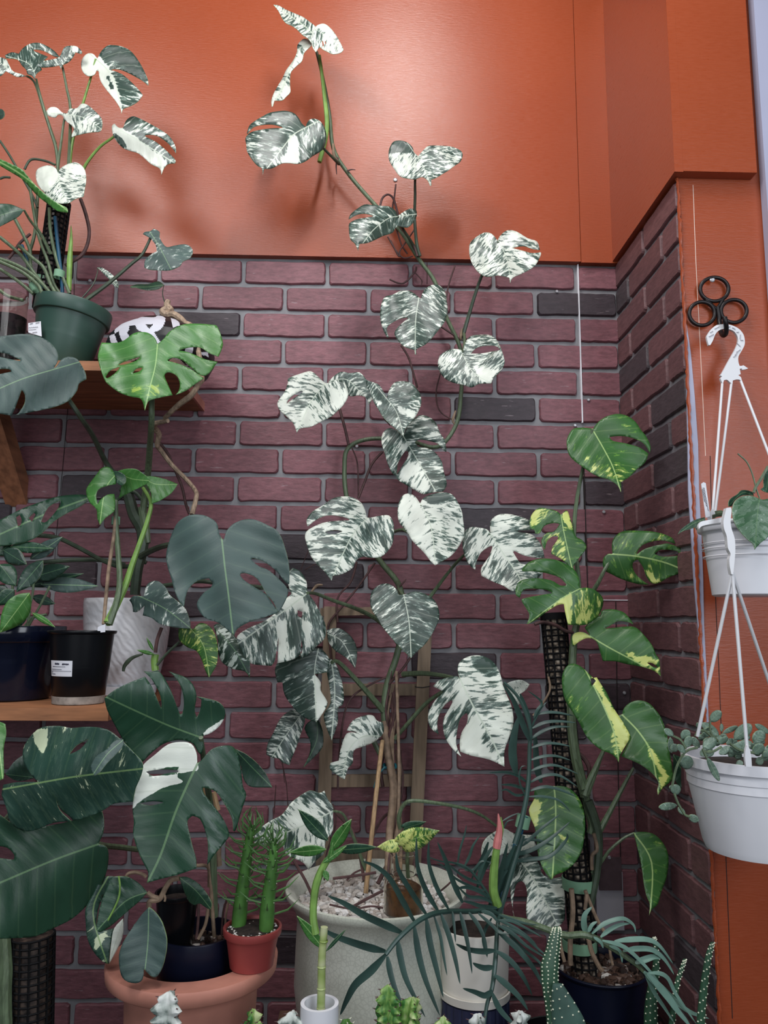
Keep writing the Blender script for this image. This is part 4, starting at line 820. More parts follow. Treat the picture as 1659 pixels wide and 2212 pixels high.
Wf('c', '1245,740 1225,700 1215,650 1170,615 1110,600 1050,608 1000,640 970,690 945,760 930,830 940,900 960,960 975,1020 1000,1080 1030,1120 1040,1060 1060,1010 1110,970 1170,958 1192,985 1180,1010 1140,1040 1105,1090 1110,1130 1150,1180 1230,1210 1300,1270 1312,1275 1330,1240 1400,1200 1500,1170 1555,1150 1530,1090 1480,1040 1430,1010 1370,970 1346,942 1350,930 1380,930 1440,960 1500,1060 1560,1150 1600,1080 1612,1020 1560,960 1500,910 1450,890 1405,853 1415,843 1470,860 1540,910 1600,980 1620,990 1620,900 1600,800 1560,700 1500,660 1430,630 1370,628 1310,650 1270,690 1255,735', '1243,745 1260,900 1280,1050 1305,1270', -.44, mat='blue', var=-.3, tilt=.2, fold=.1,
   pet=pp('c', '1240,780 1150,770 1050,765 940,770 850,800 780,840'), petY=[-.4, -.34, -.3, -.24, -.18, -.14], petmat='petiole_dark', petr=.006, step=5)
for s_, Y in (('1470,1010 1380,1000 1300,1000 1150,975 1050,980 900,1000', [-.3, -.15]), ('200,715 320,730 430,780 560,850 660,890 720,890', [-.3, -.15]), ('200,870 400,855 560,855 700,880', [-.25, -.15]), ('650,520 740,470 800,520 830,560', -.13), ('790,840 800,860 820,870', -.13)):
    stem('petiole', 'c', s_, Y, .005, 'petiole_dark', WP)
stem('stem', 'd', '870,540 865,490 870,450', -.26, .008, 'petiole_lime', WP)
stem('petiole', 'd', '870,440 880,370 905,300', -.27, .004, 'root', WP)
stem('petiole', 'd', '880,510 930,450 1005,380', -.27, .003, 'petiole_dark', WP)
Wf('c', '805,1060 820,1000 850,975 890,975 930,1010 950,1050 1000,1090 1040,1130 1065,1200 1065,1240 1000,1235 900,1215 850,1180 800,1165 810,1110 770,1145 745,1145 740,1105 725,1080 750,1055', '810,1070 930,1130 1065,1235', -.3, mat='blue', var=-.05, tilt=.3, petmat='petiole_dark')
Wf('d', '1050,290 1000,310 1005,370 1050,410 1100,430 1130,480 1150,540 1170,580 1190,550 1215,500 1220,420 1205,340 1170,290 1120,275 1080,310', '1060,300 1140,400 1172,575', -.3, mat='aurea', var=-.05, tilt=.2)
Wf('d', '1195,290 1230,278 1290,320 1340,380 1380,430 1400,500 1398,580 1370,545 1300,530 1240,490 1220,430 1220,370', '1200,300 1310,420 1398,575', -.27, mat='dark', var=-.03, tilt=.2)
for a, b_, w_, mt in (((865, 450), (765, 425), 22, 'root_tan'), ((860, 430), (820, 355), 18, 'root_tan')):
    sleaf(WP, 'd', a, b_, w_, -.27, 'lime', var=-.2)
stem('spike_leaf', 'd', '690,545 700,510 740,470 800,448', -.27, [.003, .005, .002], 'petiole_dark', WP)
# ------------------------------------------------------------------ black nursery pot with white label
bY = -.35; bx = at(170, 1500, bY).x; zb1 = zl
BP = thing('potted_monstera', 'small fenestrated monstera tied to a cane in the black nursery pot with a white label', 'plant', (bx, bY, zb1))
hb = zat(168, 1362, bY)-zb1; rb2 = 65*mpp(bY); rb1 = 51*mpp(bY)
pot(BP, bx, zb1, rb1, rb2, hb, 'blackplastic', rim=.05, lip=1.06, Y=bY, inner=.93)
M['lime_scale'] = simple('dusty_plastic', (.3, .27, .24), .8, nscale=60, var=.4)
MB().lathe((bx, bY, zb1+.0005), [(rb1*.95, 0), (rb1*1.012, .001), (rb1*1.03, .016), (rb1*1.0, .017)], 64).build('base_crust', 'lime_scale', BP, lab='pale crust around the foot')
rad = lambda z: rb1+(rb2-rb1)*(z-zb1)/hb*.98+.0008
label_on(BP, bx, bY, rad, zat(138, 1461, bY-rb1), zat(138, 1427, bY-rb1), -.86, .08, [(.2, .28, .5, 'hand'), (.22, .62, .88, 'hand'), (.38, .15, .75, 'print'), (.56, .08, .6, 'print'), (.66, .05, .97, 'line'), (.74, .06, .14, 'print'), (.86, .06, .3, 'print')], 3)
stem('cane', 'c', '580,1215 590,1100 610,900 640,700 650,540', [bY, -.33, -.3], .004, 'root_tan', BP, lab='brown cane')
stem('stem', 'c', '600,1210 640,1130 700,1000 740,880 790,740 830,620 845,530 800,450', [bY, -.3, -.27, -.25], [.009, .008, .006, .005, .004], 'petiole_lime', BP)
stem('stem', 'c', '610,1215 650,1100 670,980 660,800 650,650 648,520', [bY, -.32, -.3], [.008, .006, .005], 'petiole', BP)
clip(BP, 'c', 648, 635, -.3, .009, .009)
st = [at(*P('s', x, y), bY-.045) for x, y in ((1460, 100), (1575, 55), (1570, 175), (1455, 185))]
MB().add(st+[p+Vector((0, .0015, 0)) for p in st], [(0, 1, 2, 3), (7, 6, 5, 4), (0, 4, 5, 1), (1, 5, 6, 2), (2, 6, 7, 3), (3, 7, 4, 0)]).build('plant_tag', 'label', BP, False, lab='small white plant tag')
Bf = lambda *a, **k: leaf(BP, *a, **k)
Bf('c', '640,370 610,335 570,340 545,370 500,430 482,470 500,530 540,570 545,620 560,660 590,620 640,580 645,520 640,485 600,490 560,520 548,545 538,500 552,460 600,440 650,430', '650,375 590,460 560,655', -.31, mat='lime', var=-.3, tilt=.25)
Bf('c', '650,360 700,345 760,345 800,370 840,400 820,430 760,460 700,490 665,510 680,440 660,410', '660,365 740,400 840,410', -.29, mat='lime', var=-.3, tilt=.1, roll=.3)
Bf('c', '790,390 840,385 900,395 960,415 995,430 960,480 900,520 850,540 845,480 820,430', '800,390 870,430 990,432', -.26, mat='lime', var=-.3, tilt=.1, roll=-.2)
Bf('c', '610,370 650,355 700,380 705,420 680,440 650,420', '620,370 700,430', -.3, mat='green', var=-.3)
# ------------------------------------------------------------------ navy pot with leafy plant at left
nY = -.27; nx = at(24, 1500, nY).x
NP = thing('potted_foliage_plant', 'bushy plant of small pointed leaves in the glossy navy pot at left of lower shelf', 'plant', (nx, nY, zl))
pot(NP, nx, zl, 74*mpp(nY), 96*mpp(nY), zat(30, 1352, nY)-zl, M_gl if False else 'gloss_navy' if 'gloss_navy' in M else M.setdefault('gloss_navy', simple('gloss_navy', (.005, .007, .018), .14, spec=.4)) and 'gloss_navy', rim=.22, lip=1.03, Y=nY, inner=.9)
for (a, b_, w_, mt, Y) in (((170, 850), (350, 725), 75, 'blue', -.3), ((60, 780), (300, 790), 62, 'green', -.31), ((20, 800), (150, 880), 95, 'dark', -.33), ((0, 880), (90, 1000), 110, 'green', -.35), ((240, 860), (90, 1035), 95, 'dark', -.36),
        ((190, 950), (390, 890), 90, 'dark', -.27), ((230, 990), (550, 1000), 85, 'blue', -.26), ((160, 1000), (470, 930), 60, 'dark', -.22), ((165, 1040), (0, 1262), 140, 'lime', -.38), ((180, 1060), (310, 1100), 55, 'dark', -.24), ((80, 1020), (-20, 1110), 80, 'green', -.36),
        ((150, 1140), (65, 1245), 60, 'green', -.35), ((180, 1150), (310, 1232), 34, 'lime', -.34), ((60, 760), (-20, 830), 80, 'green', -.3), ((-20, 1000), (60, 1060), 60, 'dark', -.3), ((80, 900), (-20, 960), 90, 'dark', -.3), ((150, 900), (260, 950), 80, 'dark', -.25), ((100, 800), (180, 760), 60, 'green', -.28), ((130, 1080), (60, 1160), 50, 'dark', -.3)):
    sleaf(NP, 'c', a, b_, w_, Y, mt, var=-.3, tilt=.15, roll=random.uniform(-.4, .4))
for s_ in ('100,1250 150,1150 180,1060 190,950', '150,1250 160,1180 170,1140', '140,1260 230,1100 280,1000', '80,1260 70,1000 40,800', '120,1255 180,1180 260,1160'):
    stem('stem', 'c', s_, -.29, .0028, 'petiole', NP)
leaf(NP, 'c', '-20,640 60,600 130,565 200,540 300,505 400,490 480,492 500,520 440,560 380,590 300,640 240,700 180,740 100,765 -20,780', '490,510 250,600 -20,720', -.3, 'green', var=-.3, tilt=.1, roll=.3, holes=['230,640 270,560 340,520 330,560 262,640', '100,665 90,615 110,602 122,630 115,660', '160,620 190,590 200,600 180,640'])
# ------------------------------------------------------------------ right: yellow-splashed plant on the tall moss pole
yY = -.25; yx = at(1298, 2100, yY).x
# bench that carries the lower pots
BZ = .585
M['plank'] = simple('weathered_plank', (.16, .09, .06), .75, sc=(9, 1, 9), nscale=7, var=.4, bmp=.3)
zbp = .5
BN = thing('wooden_bench', 'brown slatted wooden bench under the cream planter', 'bench', (.1, -.35, 0))
xb0 = at(605, 2140, -.02).x
xx = xb0
for i in range(5):
    wd_ = .075 if i else .032
    MB().box((xx, -.66, BZ-.02), (xx+wd_, -.012, BZ-.001)).build('plank', 'plank', BN, False); xx += wd_+.003
for lx in (xb0+.01, xb0+.3):
    for ly in (-.62, -.06): MB().box((lx, ly, 0), (lx+.03, ly+.03, BZ-.02)).build('leg', 'plank', BN, False)
YP = thing('potted_monstera', 'yellow-splashed monstera climbing the tall black mesh moss pole in the navy pot by the corner', 'plant', (yx, yY, 0))
hy = zat(1298, 2100, yY-.09)-zbp
rY = 93*mpp(yY)
CR = thing('wooden_crate', 'dark wooden crate under the navy pot in the corner, almost out of frame', 'crate', (yx, yY, 0))
for k in range(5): MB().box((yx-.10, yY-.13, .02+k*.097), (yx+.10, yY-.118, .02+k*.097+.08)).build('slat', 'plank', CR, False)
MB().box((yx-.10, yY-.118, 0), (yx-.085, yY+.13, zbp-.012)).build('side_panel', 'plank', CR, False)
MB().box((yx+.085, yY-.118, 0), (yx+.10, yY+.13, zbp-.012)).build('side_panel', 'plank', CR, False)
MB().box((yx-.10, yY-.13, zbp-.0118), (yx+.10, yY+.13, zbp-.0002)).build('top', 'plank', CR, False)
YP.location.z = zbp
pot(YP, yx, zbp, rY*.8, rY*.97, zat(1298, 2085, yY)-zbp, 'navy', rim=.03, lip=1.03, Y=yY, inner=.93)
zy = zat(1298, 2085, yY)
scatter_stones('bark_chips', YP, yx, yY, zbp+(zy-zbp)*.94, rY*.8, 240, .005, .012, 'chips', seed=4)
moss_pole(YP, (1266, 2100), (1196, 1336), yY+.01, -.19, 27*mpp(-.2), rings=56, cols=12, cap=True)
clip(YP, 'j', 567, 715, -.228, .036, .012); clip(YP, 'j', 567, 1068, -.24, .036, .011)
stem('stem', 'p', '1265,1720 1245,1640 1235,1560 1236,1450 1240,1380 1250,1330', [-.25, -.24, -.235], [.012, .011, .009, .008], 'petiole', YP)
stem('stem', 'p', '1275,1960 1290,1880 1292,1800 1270,1730', [-.26, -.25], [.007, .009, .011], 'petiole_dark', YP)
for s_ in ('630,430 640,380 620,300 600,200', ):
    stem('stem', 'j', s_, -.24, .009, 'petiole', YP)
for s_, Y, r in (('520,750 530,880 515,1050 515,1190', -.29, .0055), ('600,760 640,860 680,950 720,1010', -.28, .004), ('620,1040 640,1120 680,1200 700,1225', -.31, .005), ('450,1000 460,1090 480,1170', -.3, .004), ('610,780 600,870', -.29, .004), ('650,430 670,520 640,560 640,640', -.26, .004), ('740,1080 750,1150 760,1190', -.29, .003)):
    stem('aerial_root', 'j', s_, Y, r, 'root_tan', YP)
stem('aerial_root', 'k', '660,1740 720,1770 770,1850 770,1960', -.24, .005, 'root', YP)
stem('aerial_root', 'k', '380,825 440,810 530,830 600,870 660,885', -.24, .004, 'root', YP)
stem('aerial_root', 'k', '480,1200 490,1300 420,1420 370,1480', -.24, .0025, 'root_tan', YP)
Yf_ = lambda *a, **k: leaf(YP, *a, **k)
Yf_('l', '350,1270 310,1263 260,1260 200,1270 165,1320 152,1370 165,1450 200,1500 260,1545 330,1595 400,1630 460,1645 520,1680 545,1710 558,1745 560,1690 555,1670 620,1630 680,1570 740,1520 765,1455 700,1410 640,1390 580,1375 500,1360 473,1332 510,1325 590,1325 680,1350 740,1390 775,1450 780,1400 750,1330 710,1280 670,1220 610,1175 540,1158 470,1170 410,1200 370,1240', '345,1272 430,1420 500,1560 555,1735', -.3, mat='aurea', var=-.12, tilt=.35, zones=[('280,1480 400,1450 560,1670 740,1480 600,1640 450,1640 330,1590', -.0), ('480,1500 640,1600 555,1680', .05)],
   pet=pp('p', '1262,1000 1246,1080 1240,1160 1250,1260 1248,1330'), petY=[-.28, -.27, -.26, -.25, -.24], petr=.005, petmat='petiole')
Yf_('k', '570,40 540,15 490,0 420,-10 370,25 345,80 350,140 380,150 385,175 420,170 450,120 510,100 552,103 558,112 520,160 470,170 430,220 440,270 455,290 470,230 510,195 548,192 545,220 510,270 500,320 560,350 610,390 635,430 665,435 665,395 740,300 750,260 720,220 680,200 660,150 640,80 620,20 605,8', '570,40 590,160 650,430', -.27, mat='aurea', var=-.1, tilt=.3, zones=[('345,-10 500,0 450,60 360,130', .06), ('430,180 540,160 600,250 600,380 500,320', .06), ('580,30 620,10 650,150 590,90', .25)])
Yf_('k', '940,322 905,322 875,350 870,400 885,440 930,465 990,495 1060,520 1130,538 1200,540 1160,515 1110,470 1085,420 1088,380 1120,358 1160,420 1180,480 1220,530 1270,530 1340,490 1430,460 1500,465 1550,488 1530,430 1530,370 1500,320 1430,280 1350,250 1310,248 1180,280 1117,322 1113,314 1150,260 1230,230 1310,225 1390,250 1370,210 1310,180 1220,160 1120,155 1030,155 980,175 945,215 935,260', '945,322 1130,340 1340,390 1548,485', -.3, mat='aurea', var=-.07, tilt=.25, holes=['1240,320 1290,290 1400,300 1418,333 1300,340'], zones=[('1160,420 1190,440 1275,525 1230,530', .25), ('1000,180 1110,200 1060,290 1000,310', .0)],
   pet=pp('k', '880,440 840,520 800,590 760,690 740,800'), petY=[-.3, -.29, -.27, -.25, -.24], petr=.005)
Yf_('k', '705,570 700,500 670,440 600,390 520,360 420,355 340,380 290,430 300,445 380,445 470,460 560,490 608,538 600,548 560,545 500,510 400,495 300,505 255,540 245,610 275,635 300,580 380,570 470,580 507,602 400,620 300,640 290,660 320,710 345,760 325,825 380,800 460,740 540,690 590,680 600,740 620,830 670,830 740,830 800,800 840,760 870,690 870,640 840,600 790,570 740,562', '705,570 560,650 335,820', -.33, mat='aurea', var=-.16, tilt=.25, zones=[('335,825 600,620 660,590 640,830 610,820 585,680 460,740', .2), ('650,590 790,570 870,640 840,760 740,830 670,830', .03)])
Yf_('k', '780,910 740,850 780,800 850,760 860,730 900,718 960,720 1020,740 1060,780 1090,825 1040,807 980,802 930,830 878,858 950,850 1040,842 1110,850 1180,920 1225,980 1250,1040 1275,1080 1280,1140 1285,1200 1240,1160 1150,1130 1040,1110 960,1090 870,1088 850,1020 830,960 800,930 750,925 700,950 655,985 645,940 660,895 700,880 740,885', '785,915 930,1000 1120,1100 1283,1195', -.31, mat='aurea', var=-.2, tilt=.25, holes=['1185,1100 1230,1105 1268,1138 1230,1130'], zones=[('1000,1010 1200,1050 1275,1060 1290,1200 1150,1130', .08), ('640,880 780,900 870,1085 830,1040 800,935 700,950 650,990', .2)])
Yf_('k', '820,1230 740,1150 690,1115 640,1108 600,1140 578,1200 580,1280 600,1370 650,1450 700,1530 760,1640 850,1720 940,1760 985,1815 995,1760 1060,1650 1065,1620 1010,1520 950,1430 900,1320 860,1260 825,1205 780,1215 790,1270', '790,1240 870,1400 950,1600 985,1810', -.36, mat='aurea', var=-.2, tilt=.3, zones=[('780,1205 830,1200 920,1380 1065,1620 1000,1760 960,1600 880,1420', .25), ('600,1370 640,1330 800,1340 700,1500', -.01), ('920,1560 1000,1640 990,1800 940,1750', .03)])
Yf_('k', '1010,1470 1020,1430 1060,1390 1120,1370 1190,1385 1240,1430 1290,1500 1330,1620 1350,1750 1370,1880 1370,1940 1300,2000 1265,2050 1260,2010 1270,1960 1230,1900 1170,1850 1100,1810 1000,1770 1060,1650 1040,1590 990,1540 960,1480', '1010,1475 1130,1600 1220,1760 1268,2045', -.33, mat='aurea', var=-.2, tilt=.3, zones=[('1160,1640 1220,1700 1340,1900 1340,1960 1265,2050 1260,1900 1200,1760', .08)])
Yf_('j', '415,155 360,150 310,180 305,220 300,240 275,290 285,340 310,400 320,480 330,560 360,640 405,698 430,670 480,650 540,600 580,530 595,450 600,370 590,290 560,220 510,170 460,155', '420,155 430,330 410,690', -.31, mat='aurea', var=-.09, tilt=.25, zones=[('270,230 345,240 310,400 280,340', .25), ('430,400 520,480 500,640 470,540', .04), ('310,160 400,150 380,190', .03)])
Yf_('j', '880,425 930,420 990,430 1040,470 1075,530 1083,600 1070,690 1040,770 1020,840 985,870 970,905 975,840 955,790 940,720 930,640 910,540', '882,428 985,600 975,895', -.27, mat='aurea', var=-.12, tilt=.25, pet=pp('j', '820,460 740,530 690,600 640,660'), petY=-.25, petr=.0035)
Yf_('m', '330,1100 400,1130 520,1180 550,1350 555,1460 480,1460 380,1400 330,1300', '330,1110 440,1300 550,1455', -.30, mat='green', var=-.3, tilt=.1)
for s_, Y in (('880,50 820,160 730,330 670,440', -.25), ('690,0 660,80 620,180 610,200', -.26), ('540,0 560,80 590,170', -.26)):
    stem('petiole', 'j', s_, Y, [.003, .008], 'petiole', YP)
stem('petiole', 'k', '880,1720 830,1830 770,1960 740,2050', -.26, [.004, .009], 'petiole', YP)
# ------------------------------------------------------------------ cream cylinder pot with saucer and the narrow-leaved philodendron
pY = -.36; px_ = at(1023, 2000, pY).x
PD = thing('pedestal', 'dark blue ribbed round pedestal under the cream cylinder pot', 'stand', (px_, pY, .0))
zs0 = zat(1020, 2150, pY); rp = 70*mpp(pY)
mb = MB(); n = 96; pr = []
v = []; f = []
for z in (0, zs0): 
    for k in range(n): a = 2*PI*k/n; r = rp*(1 if k % 4 else .965); v.append((px_+r*math.cos(a), pY+r*math.sin(a), z))
for k in range(n): f.append((k, (k+1) % n, n+(k+1) % n, n+k))
f.append(tuple(range(n, 2*n))); M['navywood'] = simple('blue_black_paint', (.022, .026, .065), .5)
mb.add(v, f).build('column', 'navywood', PD, False)
CP = thing('potted_philodendron', 'dark narrow-fingered philodendron in the cream cylinder pot with saucer, right of the big planter', 'plant', (px_, pY, zs0))
M['cream'] = simple('cream_ceramic', (.84, .8, .72), .35, nscale=5, var=.06)
hs = zat(1020, 2128, pY)-zs0
MB().lathe((px_, pY, zs0), [(.001, .0005), (rp*.93, .0005), (rp*1.02, .004), (rp*1.05, hs), (rp*1.0, hs), (rp*.95, .006), (.001, .005)], 72).build('saucer', 'cream', CP)
ht = zat(1023, 1995, pY)-zs0
MB().lathe((px_, pY, zs0+.0055), [(.001, 0), (rp*.9, 0), (rp*.96, .004), (rp*1.03, ht-.01), (rp*1.02, ht-.0065), (rp*.96, ht-.0065), (rp*.94, ht*.85), (rp*.9, ht*.5)], 72).build('pot', 'cream', CP)
MB().lathe((px_, pY, zs0+ht*.88), [(.001, .004), (rp*.93, 0)], 32).build('soil', 'soil', CP)
def frond(parent, v_, rach, Yr, r, lfs, mat='frond', lab=None, rmat=None):
    fr = stem('frond', v_, rach, Yr, r, rmat or mat, parent, lab=lab); mb = MB()
    for s_, w_, Ys in lfs: ribbon(mb, line3(v_, s_, Ys, 5), w_/VIEW[v_][2]*mpp(-.4)*.9)
    mb.build('leaflets', mat, fr); return fr
frond(CP, 'i', '1640,935 1560,880 1430,880 1330,880 1250,888 1190,905 1120,945 1040,1015 990,1070 945,1130', [-.38, -.46, -.55, -.6, -.62], [.004, .005, .0045, .0035], [
    ('1115,945 1050,830 970,690 890,620 810,590', 34, [-.56, -.57]), ('1185,905 1090,760 1020,640 1005,540', 32, [-.55, -.56]), ('1250,880 1180,760 1130,620 1122,450', 32, [-.53, -.54]), ('1310,870 1240,740 1195,600 1195,470', 28, [-.51, -.52]), ('1390,830 1340,720 1290,580 1243,478', 34, [-.49, -.5]),
    ('1045,1005 950,960 820,900 700,830 610,790', 42, [-.58, -.57]), ('945,1110 860,1090 760,1060 650,1020 560,970', 42, [-.59, -.58]), ('945,1130 860,1220 770,1300 720,1390 682,1480', 46, [-.6, -.62]),
    ('955,1140 970,1230 1000,1330 1060,1470', 34, [-.6, -.62]), ('1015,1045 1030,1150 1070,1290 1175,1492', 38, [-.59, -.61]), ('1110,965 1135,1130 1180,1290 1258,1482', 38, [-.57, -.59]), ('1180,920 1200,1060 1240,1220 1278,1378', 38, [-.55, -.57]), ('1225,905 1260,1020 1280,1140 1300,1250', 20, [-.54, -.56]),
    ('1265,895 1310,1020 1350,1170 1375,1300', 32, [-.53, -.55]), ('1375,885 1400,980 1425,1100 1445,1240', 28, [-.5, -.52]), ('1425,885 1480,960 1515,1040 1535,1140', 26, [-.49, -.5]), ('1330,880 1340,960 1350,1060', 18, [-.5, -.52]), ('1480,890 1560,960 1600,1000 1660,1010', 22, [-.48, -.5])])
frond(CP, 'i', '1600,900 1590,980 1583,1100 1575,1200 1560,1320 1530,1420 1515,1530', [-.4, -.47, -.5, -.52], [.004, .0045, .003], [
    ('1580,1105 1500,1110 1420,1098 1350,1068', 34, [-.5]), ('1572,1200 1520,1206 1480,1195 1448,1178', 34, [-.51]), ('1560,1335 1520,1365 1460,1345 1390,1325', 34, [-.52]), ('1590,985 1640,1030 1700,1100', 24, [-.49])])
frond(CP, 'j', '95,950 90,1010 85,1110 70,1260 60,1350', [-.45, -.5], .002, [
    ('85,1110 170,1170 240,1260 295,1370', 34, -.5), ('75,1250 150,1310 220,1380 270,1455', 38, -.51), ('60,1350 100,1440 150,1500 195,1540', 34, -.52), ('95,1000 200,1090 300,1210 375,1348', 36, -.49), ('95,960 180,1010 260,1080 370,1150', 24, -.48), ('95,930 200,980 300,1060 340,1130', 20, -.46), ('100,930 180,940 280,990 350,1030', 18, -.45), ('60,920 20,990 10,1060 35,1150', 20, -.47), ('0,880 60,900 100,950', 26, -.46), ('150,1000 230,1090 330,1170 380,1240', 20, -.47), ('120,960 240,1020 330,1100 380,1140', 18, -.47), ('100,900 160,920 250,950 330,960', 16, -.44)])
frond(CP, 'j', '80,900 160,925 250,940 340,970 420,1000 500,1020 580,1015 640,1030 720,1070 800,1120 900,1190 950,1240', [-.38, -.42, -.44, -.44, -.46], [.006, .006, .0065, .006, .004], [
    ('610,1010 595,960 600,900 640,855', 40, -.44), ('640,1010 700,960 770,930 830,925 880,960 892,1003', 28, -.45), ('690,1030 740,990 800,960 865,950', 28, -.45), ('770,1055 860,1045 960,1045 1030,1080 1110,1185', 34, -.46), ('820,1110 900,1098 990,1105 1060,1160 1117,1250', 34, -.46), ('890,1180 950,1160 1000,1145 1040,1155', 40, -.46),
    ('940,1230 1010,1300 1090,1400 1200,1520', 40, -.48), ('960,1240 1030,1240 1080,1270 1120,1350 1180,1440 1250,1540', 26, -.49), ('1000,1270 1090,1370 1200,1460 1320,1502', 34, -.48), ('950,1250 1000,1350 1060,1440 1115,1525', 26, -.48), ('960,1240 1080,1380 1130,1450 1220,1560', 44, -.5), ('650,1030 690,1060 705,1095', 22, -.45), ('740,1080 800,1110 815,1180', 22, -.45), ('620,1000 640,960 670,940', 24, -.45), ('700,1050 830,1090 950,1200 1050,1320', 26, -.47)], mat='frond_light', rmat='petiole', lab='arching pale green frond')
frond(CP, 'k', '240,2400 270,2300 300,2180 325,2050 340,1900 345,1700 350,1580 310,1440 250,1330 160,1240', [-.38, -.36, -.36], [.006, .005, .004, .003], [
    ('365,1570 450,1530 550,1520 680,1530', 30, -.36), ('350,1650 440,1590 530,1560 640,1560', 30, -.36), ('345,1715 450,1680 540,1680 640,1700', 26, -.36), ('345,1800 450,1770 540,1770 640,1800', 26, -.36), ('345,1880 450,1840 550,1840 700,1900', 26, -.36), ('345,1960 450,1910 560,1910 690,1990', 28, -.36), ('400,1470 480,1455 560,1460 660,1480', 26, -.35), ('345,2020 450,1990 560,2010 680,2060', 28, -.36),
    ('345,1660 290,1520 230,1370 150,1250', 52, -.37), ('350,1560 330,1470 300,1380 275,1320', 44, -.36), ('375,1500 400,1440 430,1380 330,1300', 26, -.35), ('250,1900 225,1750 240,1600 270,1480', 78, -.33), ('430,1960 400,1850 390,1700 385,1600', 60, -.32), ('350,1600 370,1540 420,1440 470,1380', 18, -.35),
    ('330,1960 260,1910 170,1885 50,1890', 26, -.36), ('325,2010 250,1985 200,1975 140,1975', 26, -.36), ('320,2060 290,2000 270,1930 285,1850 320,1840', 14, -.37), ('340,2060 450,2060 560,2090 640,2170', 22, -.37), ('330,2040 250,2050 180,2010 140,2020', 22, -.36)])
frond(CP, 'j', '90,930 130,800 190,600 240,440', [-.38, -.36], [.006, .005], [
    ('160,530 260,480 350,400 455,318', 26, -.35), ('150,560 280,530 400,460 515,360', 30, -.35), ('140,600 280,580 400,560 490,470 495,430', 28, -.35), ('170,500 240,470 330,470 420,500', 22, -.34), ('150,640 100,700 60,800 40,860', 30, -.37), ('60,560 20,620 -10,700 -30,760', 36, -.38), ('40,480 10,560 -30,640 -60,700', 26, -.38), ('120,360 170,330 220,310', 12, -.34), ('130,400 150,360 190,350', 12, -.34), ('200,500 150,620 110,740 90,860', 60, -.36)])
frond(CP, 'i', '1580,900 1550,810 1480,700 1420,630 1350,600', [-.38, -.40, -.42], [.004, .002], [
    ('1360,605 1375,520 1400,440 1412,380', 14, -.41), ('1400,620 1430,560 1450,500 1490,440', 20, -.41), ('1480,700 1500,620 1540,540 1570,500', 30, -.4), ('1550,790 1590,700 1620,620 1650,480', 44, -.38), ('1540,800 1480,760 1400,740 1340,760', 24, -.42), ('1500,720 1440,700 1370,660 1290,590', 20, -.42), ('1420,640 1340,600 1260,590 1180,560', 12, -.42), ('1520,760 1450,740 1350,690 1280,620 1240,600', 16, -.42), ('1590,860 1500,850 1440,830 1390,820', 26, -.43), ('1560,830 1500,800 1420,790 1350,720', 20, -.43), ('1400,640 1450,640 1500,590 1560,600', 16, -.4)])
stem('cane', 'j', '90,900 120,790 180,560 255,330', [-.37, -.33], .0062, 'bluestake', CP, lab='blue plant stake')
clip(CP, 'j', 240, 362, -.335, .014, .012, .25)
stem('bud_stem', 'j', '95,850 70,760 75,620 90,510', [-.39, -.4], [.009, .009, .007], 'petiole_lime', CP, lab='green flower stalk')
M['pink'] = simple('pink_bud', (.62, .2, .19), .5, var=.2)
stem('flower_bud', 'j', '88,515 95,470 105,400 97,315', -.4, [.008, .0085, .006, .001], 'pink', CP, lab='pink rolled flower bud')
stem('flower_bud', 'j', '108,480 118,400 112,335', -.395, [.003, .004, .001], 'petiole_lime', CP)
# ------------------------------------------------------------------ hanging baskets
HK = thing('wall_hook', 'black iron wall hook of three joined rings', 'hook', at(*P('r', 520, 780), -DS-.001))
rY_ = -DS-.012
rr_ = .0042
def ring(v_, x0, y0, x1, y1, Y, r):
    c = P(v_, (x0+x1)/2, (y0+y1)/2); rx = (x1-x0)/2/VIEW[v_][2]; ry = (y1-y0)/2/VIEW[v_][2]
    return [at(c[0]+rx*math.cos(a), c[1]+ry*math.sin(a), Y) for a in np.linspace(0, 2*PI, 44, endpoint=False)]
for b_ in ((240, 290, 690, 670), (65, 680, 470, 1055), (570, 645, 980, 1010)):
    MB().tube(ring('r', *b_, rY_, 0), rr_, 12, closed=True).build('ring', 'iron', HK)
hb_ = MB().tube(line3('r', '330,640 450,760 500,780', rY_, 4), rr_, 8).tube(line3('r', '600,640 560,720 520,780', rY_, 4), rr_, 8).tube(line3('r', '515,760 535,880 545,1000 560,1100 580,1180 610,1215 650,1180 655,1080 640,990 630,925', [rY_, rY_, rY_, -DS-.02, -DS-.035, -DS-.05, -DS-.06, -DS-.07, -DS-.075, -DS-.075], 5), .005, 10)
hb_.build('hook_arm', 'iron', HK)
hY = -DS-.062
def plate(name, polys, v_, Y, th, mat, parent, bev=.001):
    mb = MB()
    q = [Vector(at(*p, Y)) for p in cat_closed(pp(v_, polys), 3)]; c = mathutils_tess([q]); n = len(q)
    vs = q+[p+Vector((0, th, 0)) for p in q]; fs = [tuple(t) for t in c]+[tuple(n+i for i in t[::-1]) for t in c]+[(i, n+i, n+(i+1) % n, (i+1) % n) for i in range(n)]
    return mb.add(vs, fs).build(name, mat, parent, False)
from mathutils.geometry import tessellate_polygon as mathutils_tess
bY1 = -DS-.155; b1x = at(1618, 1200, bY1).x
zr1 = zat(1600, 1135, bY1); 
HB = thing('hanging_basket', 'upper white hanging basket of heart-leaved vine, hung from the black iron hook', 'hanging planter', (b1x, bY1, zat(1600, 1290, bY1)))
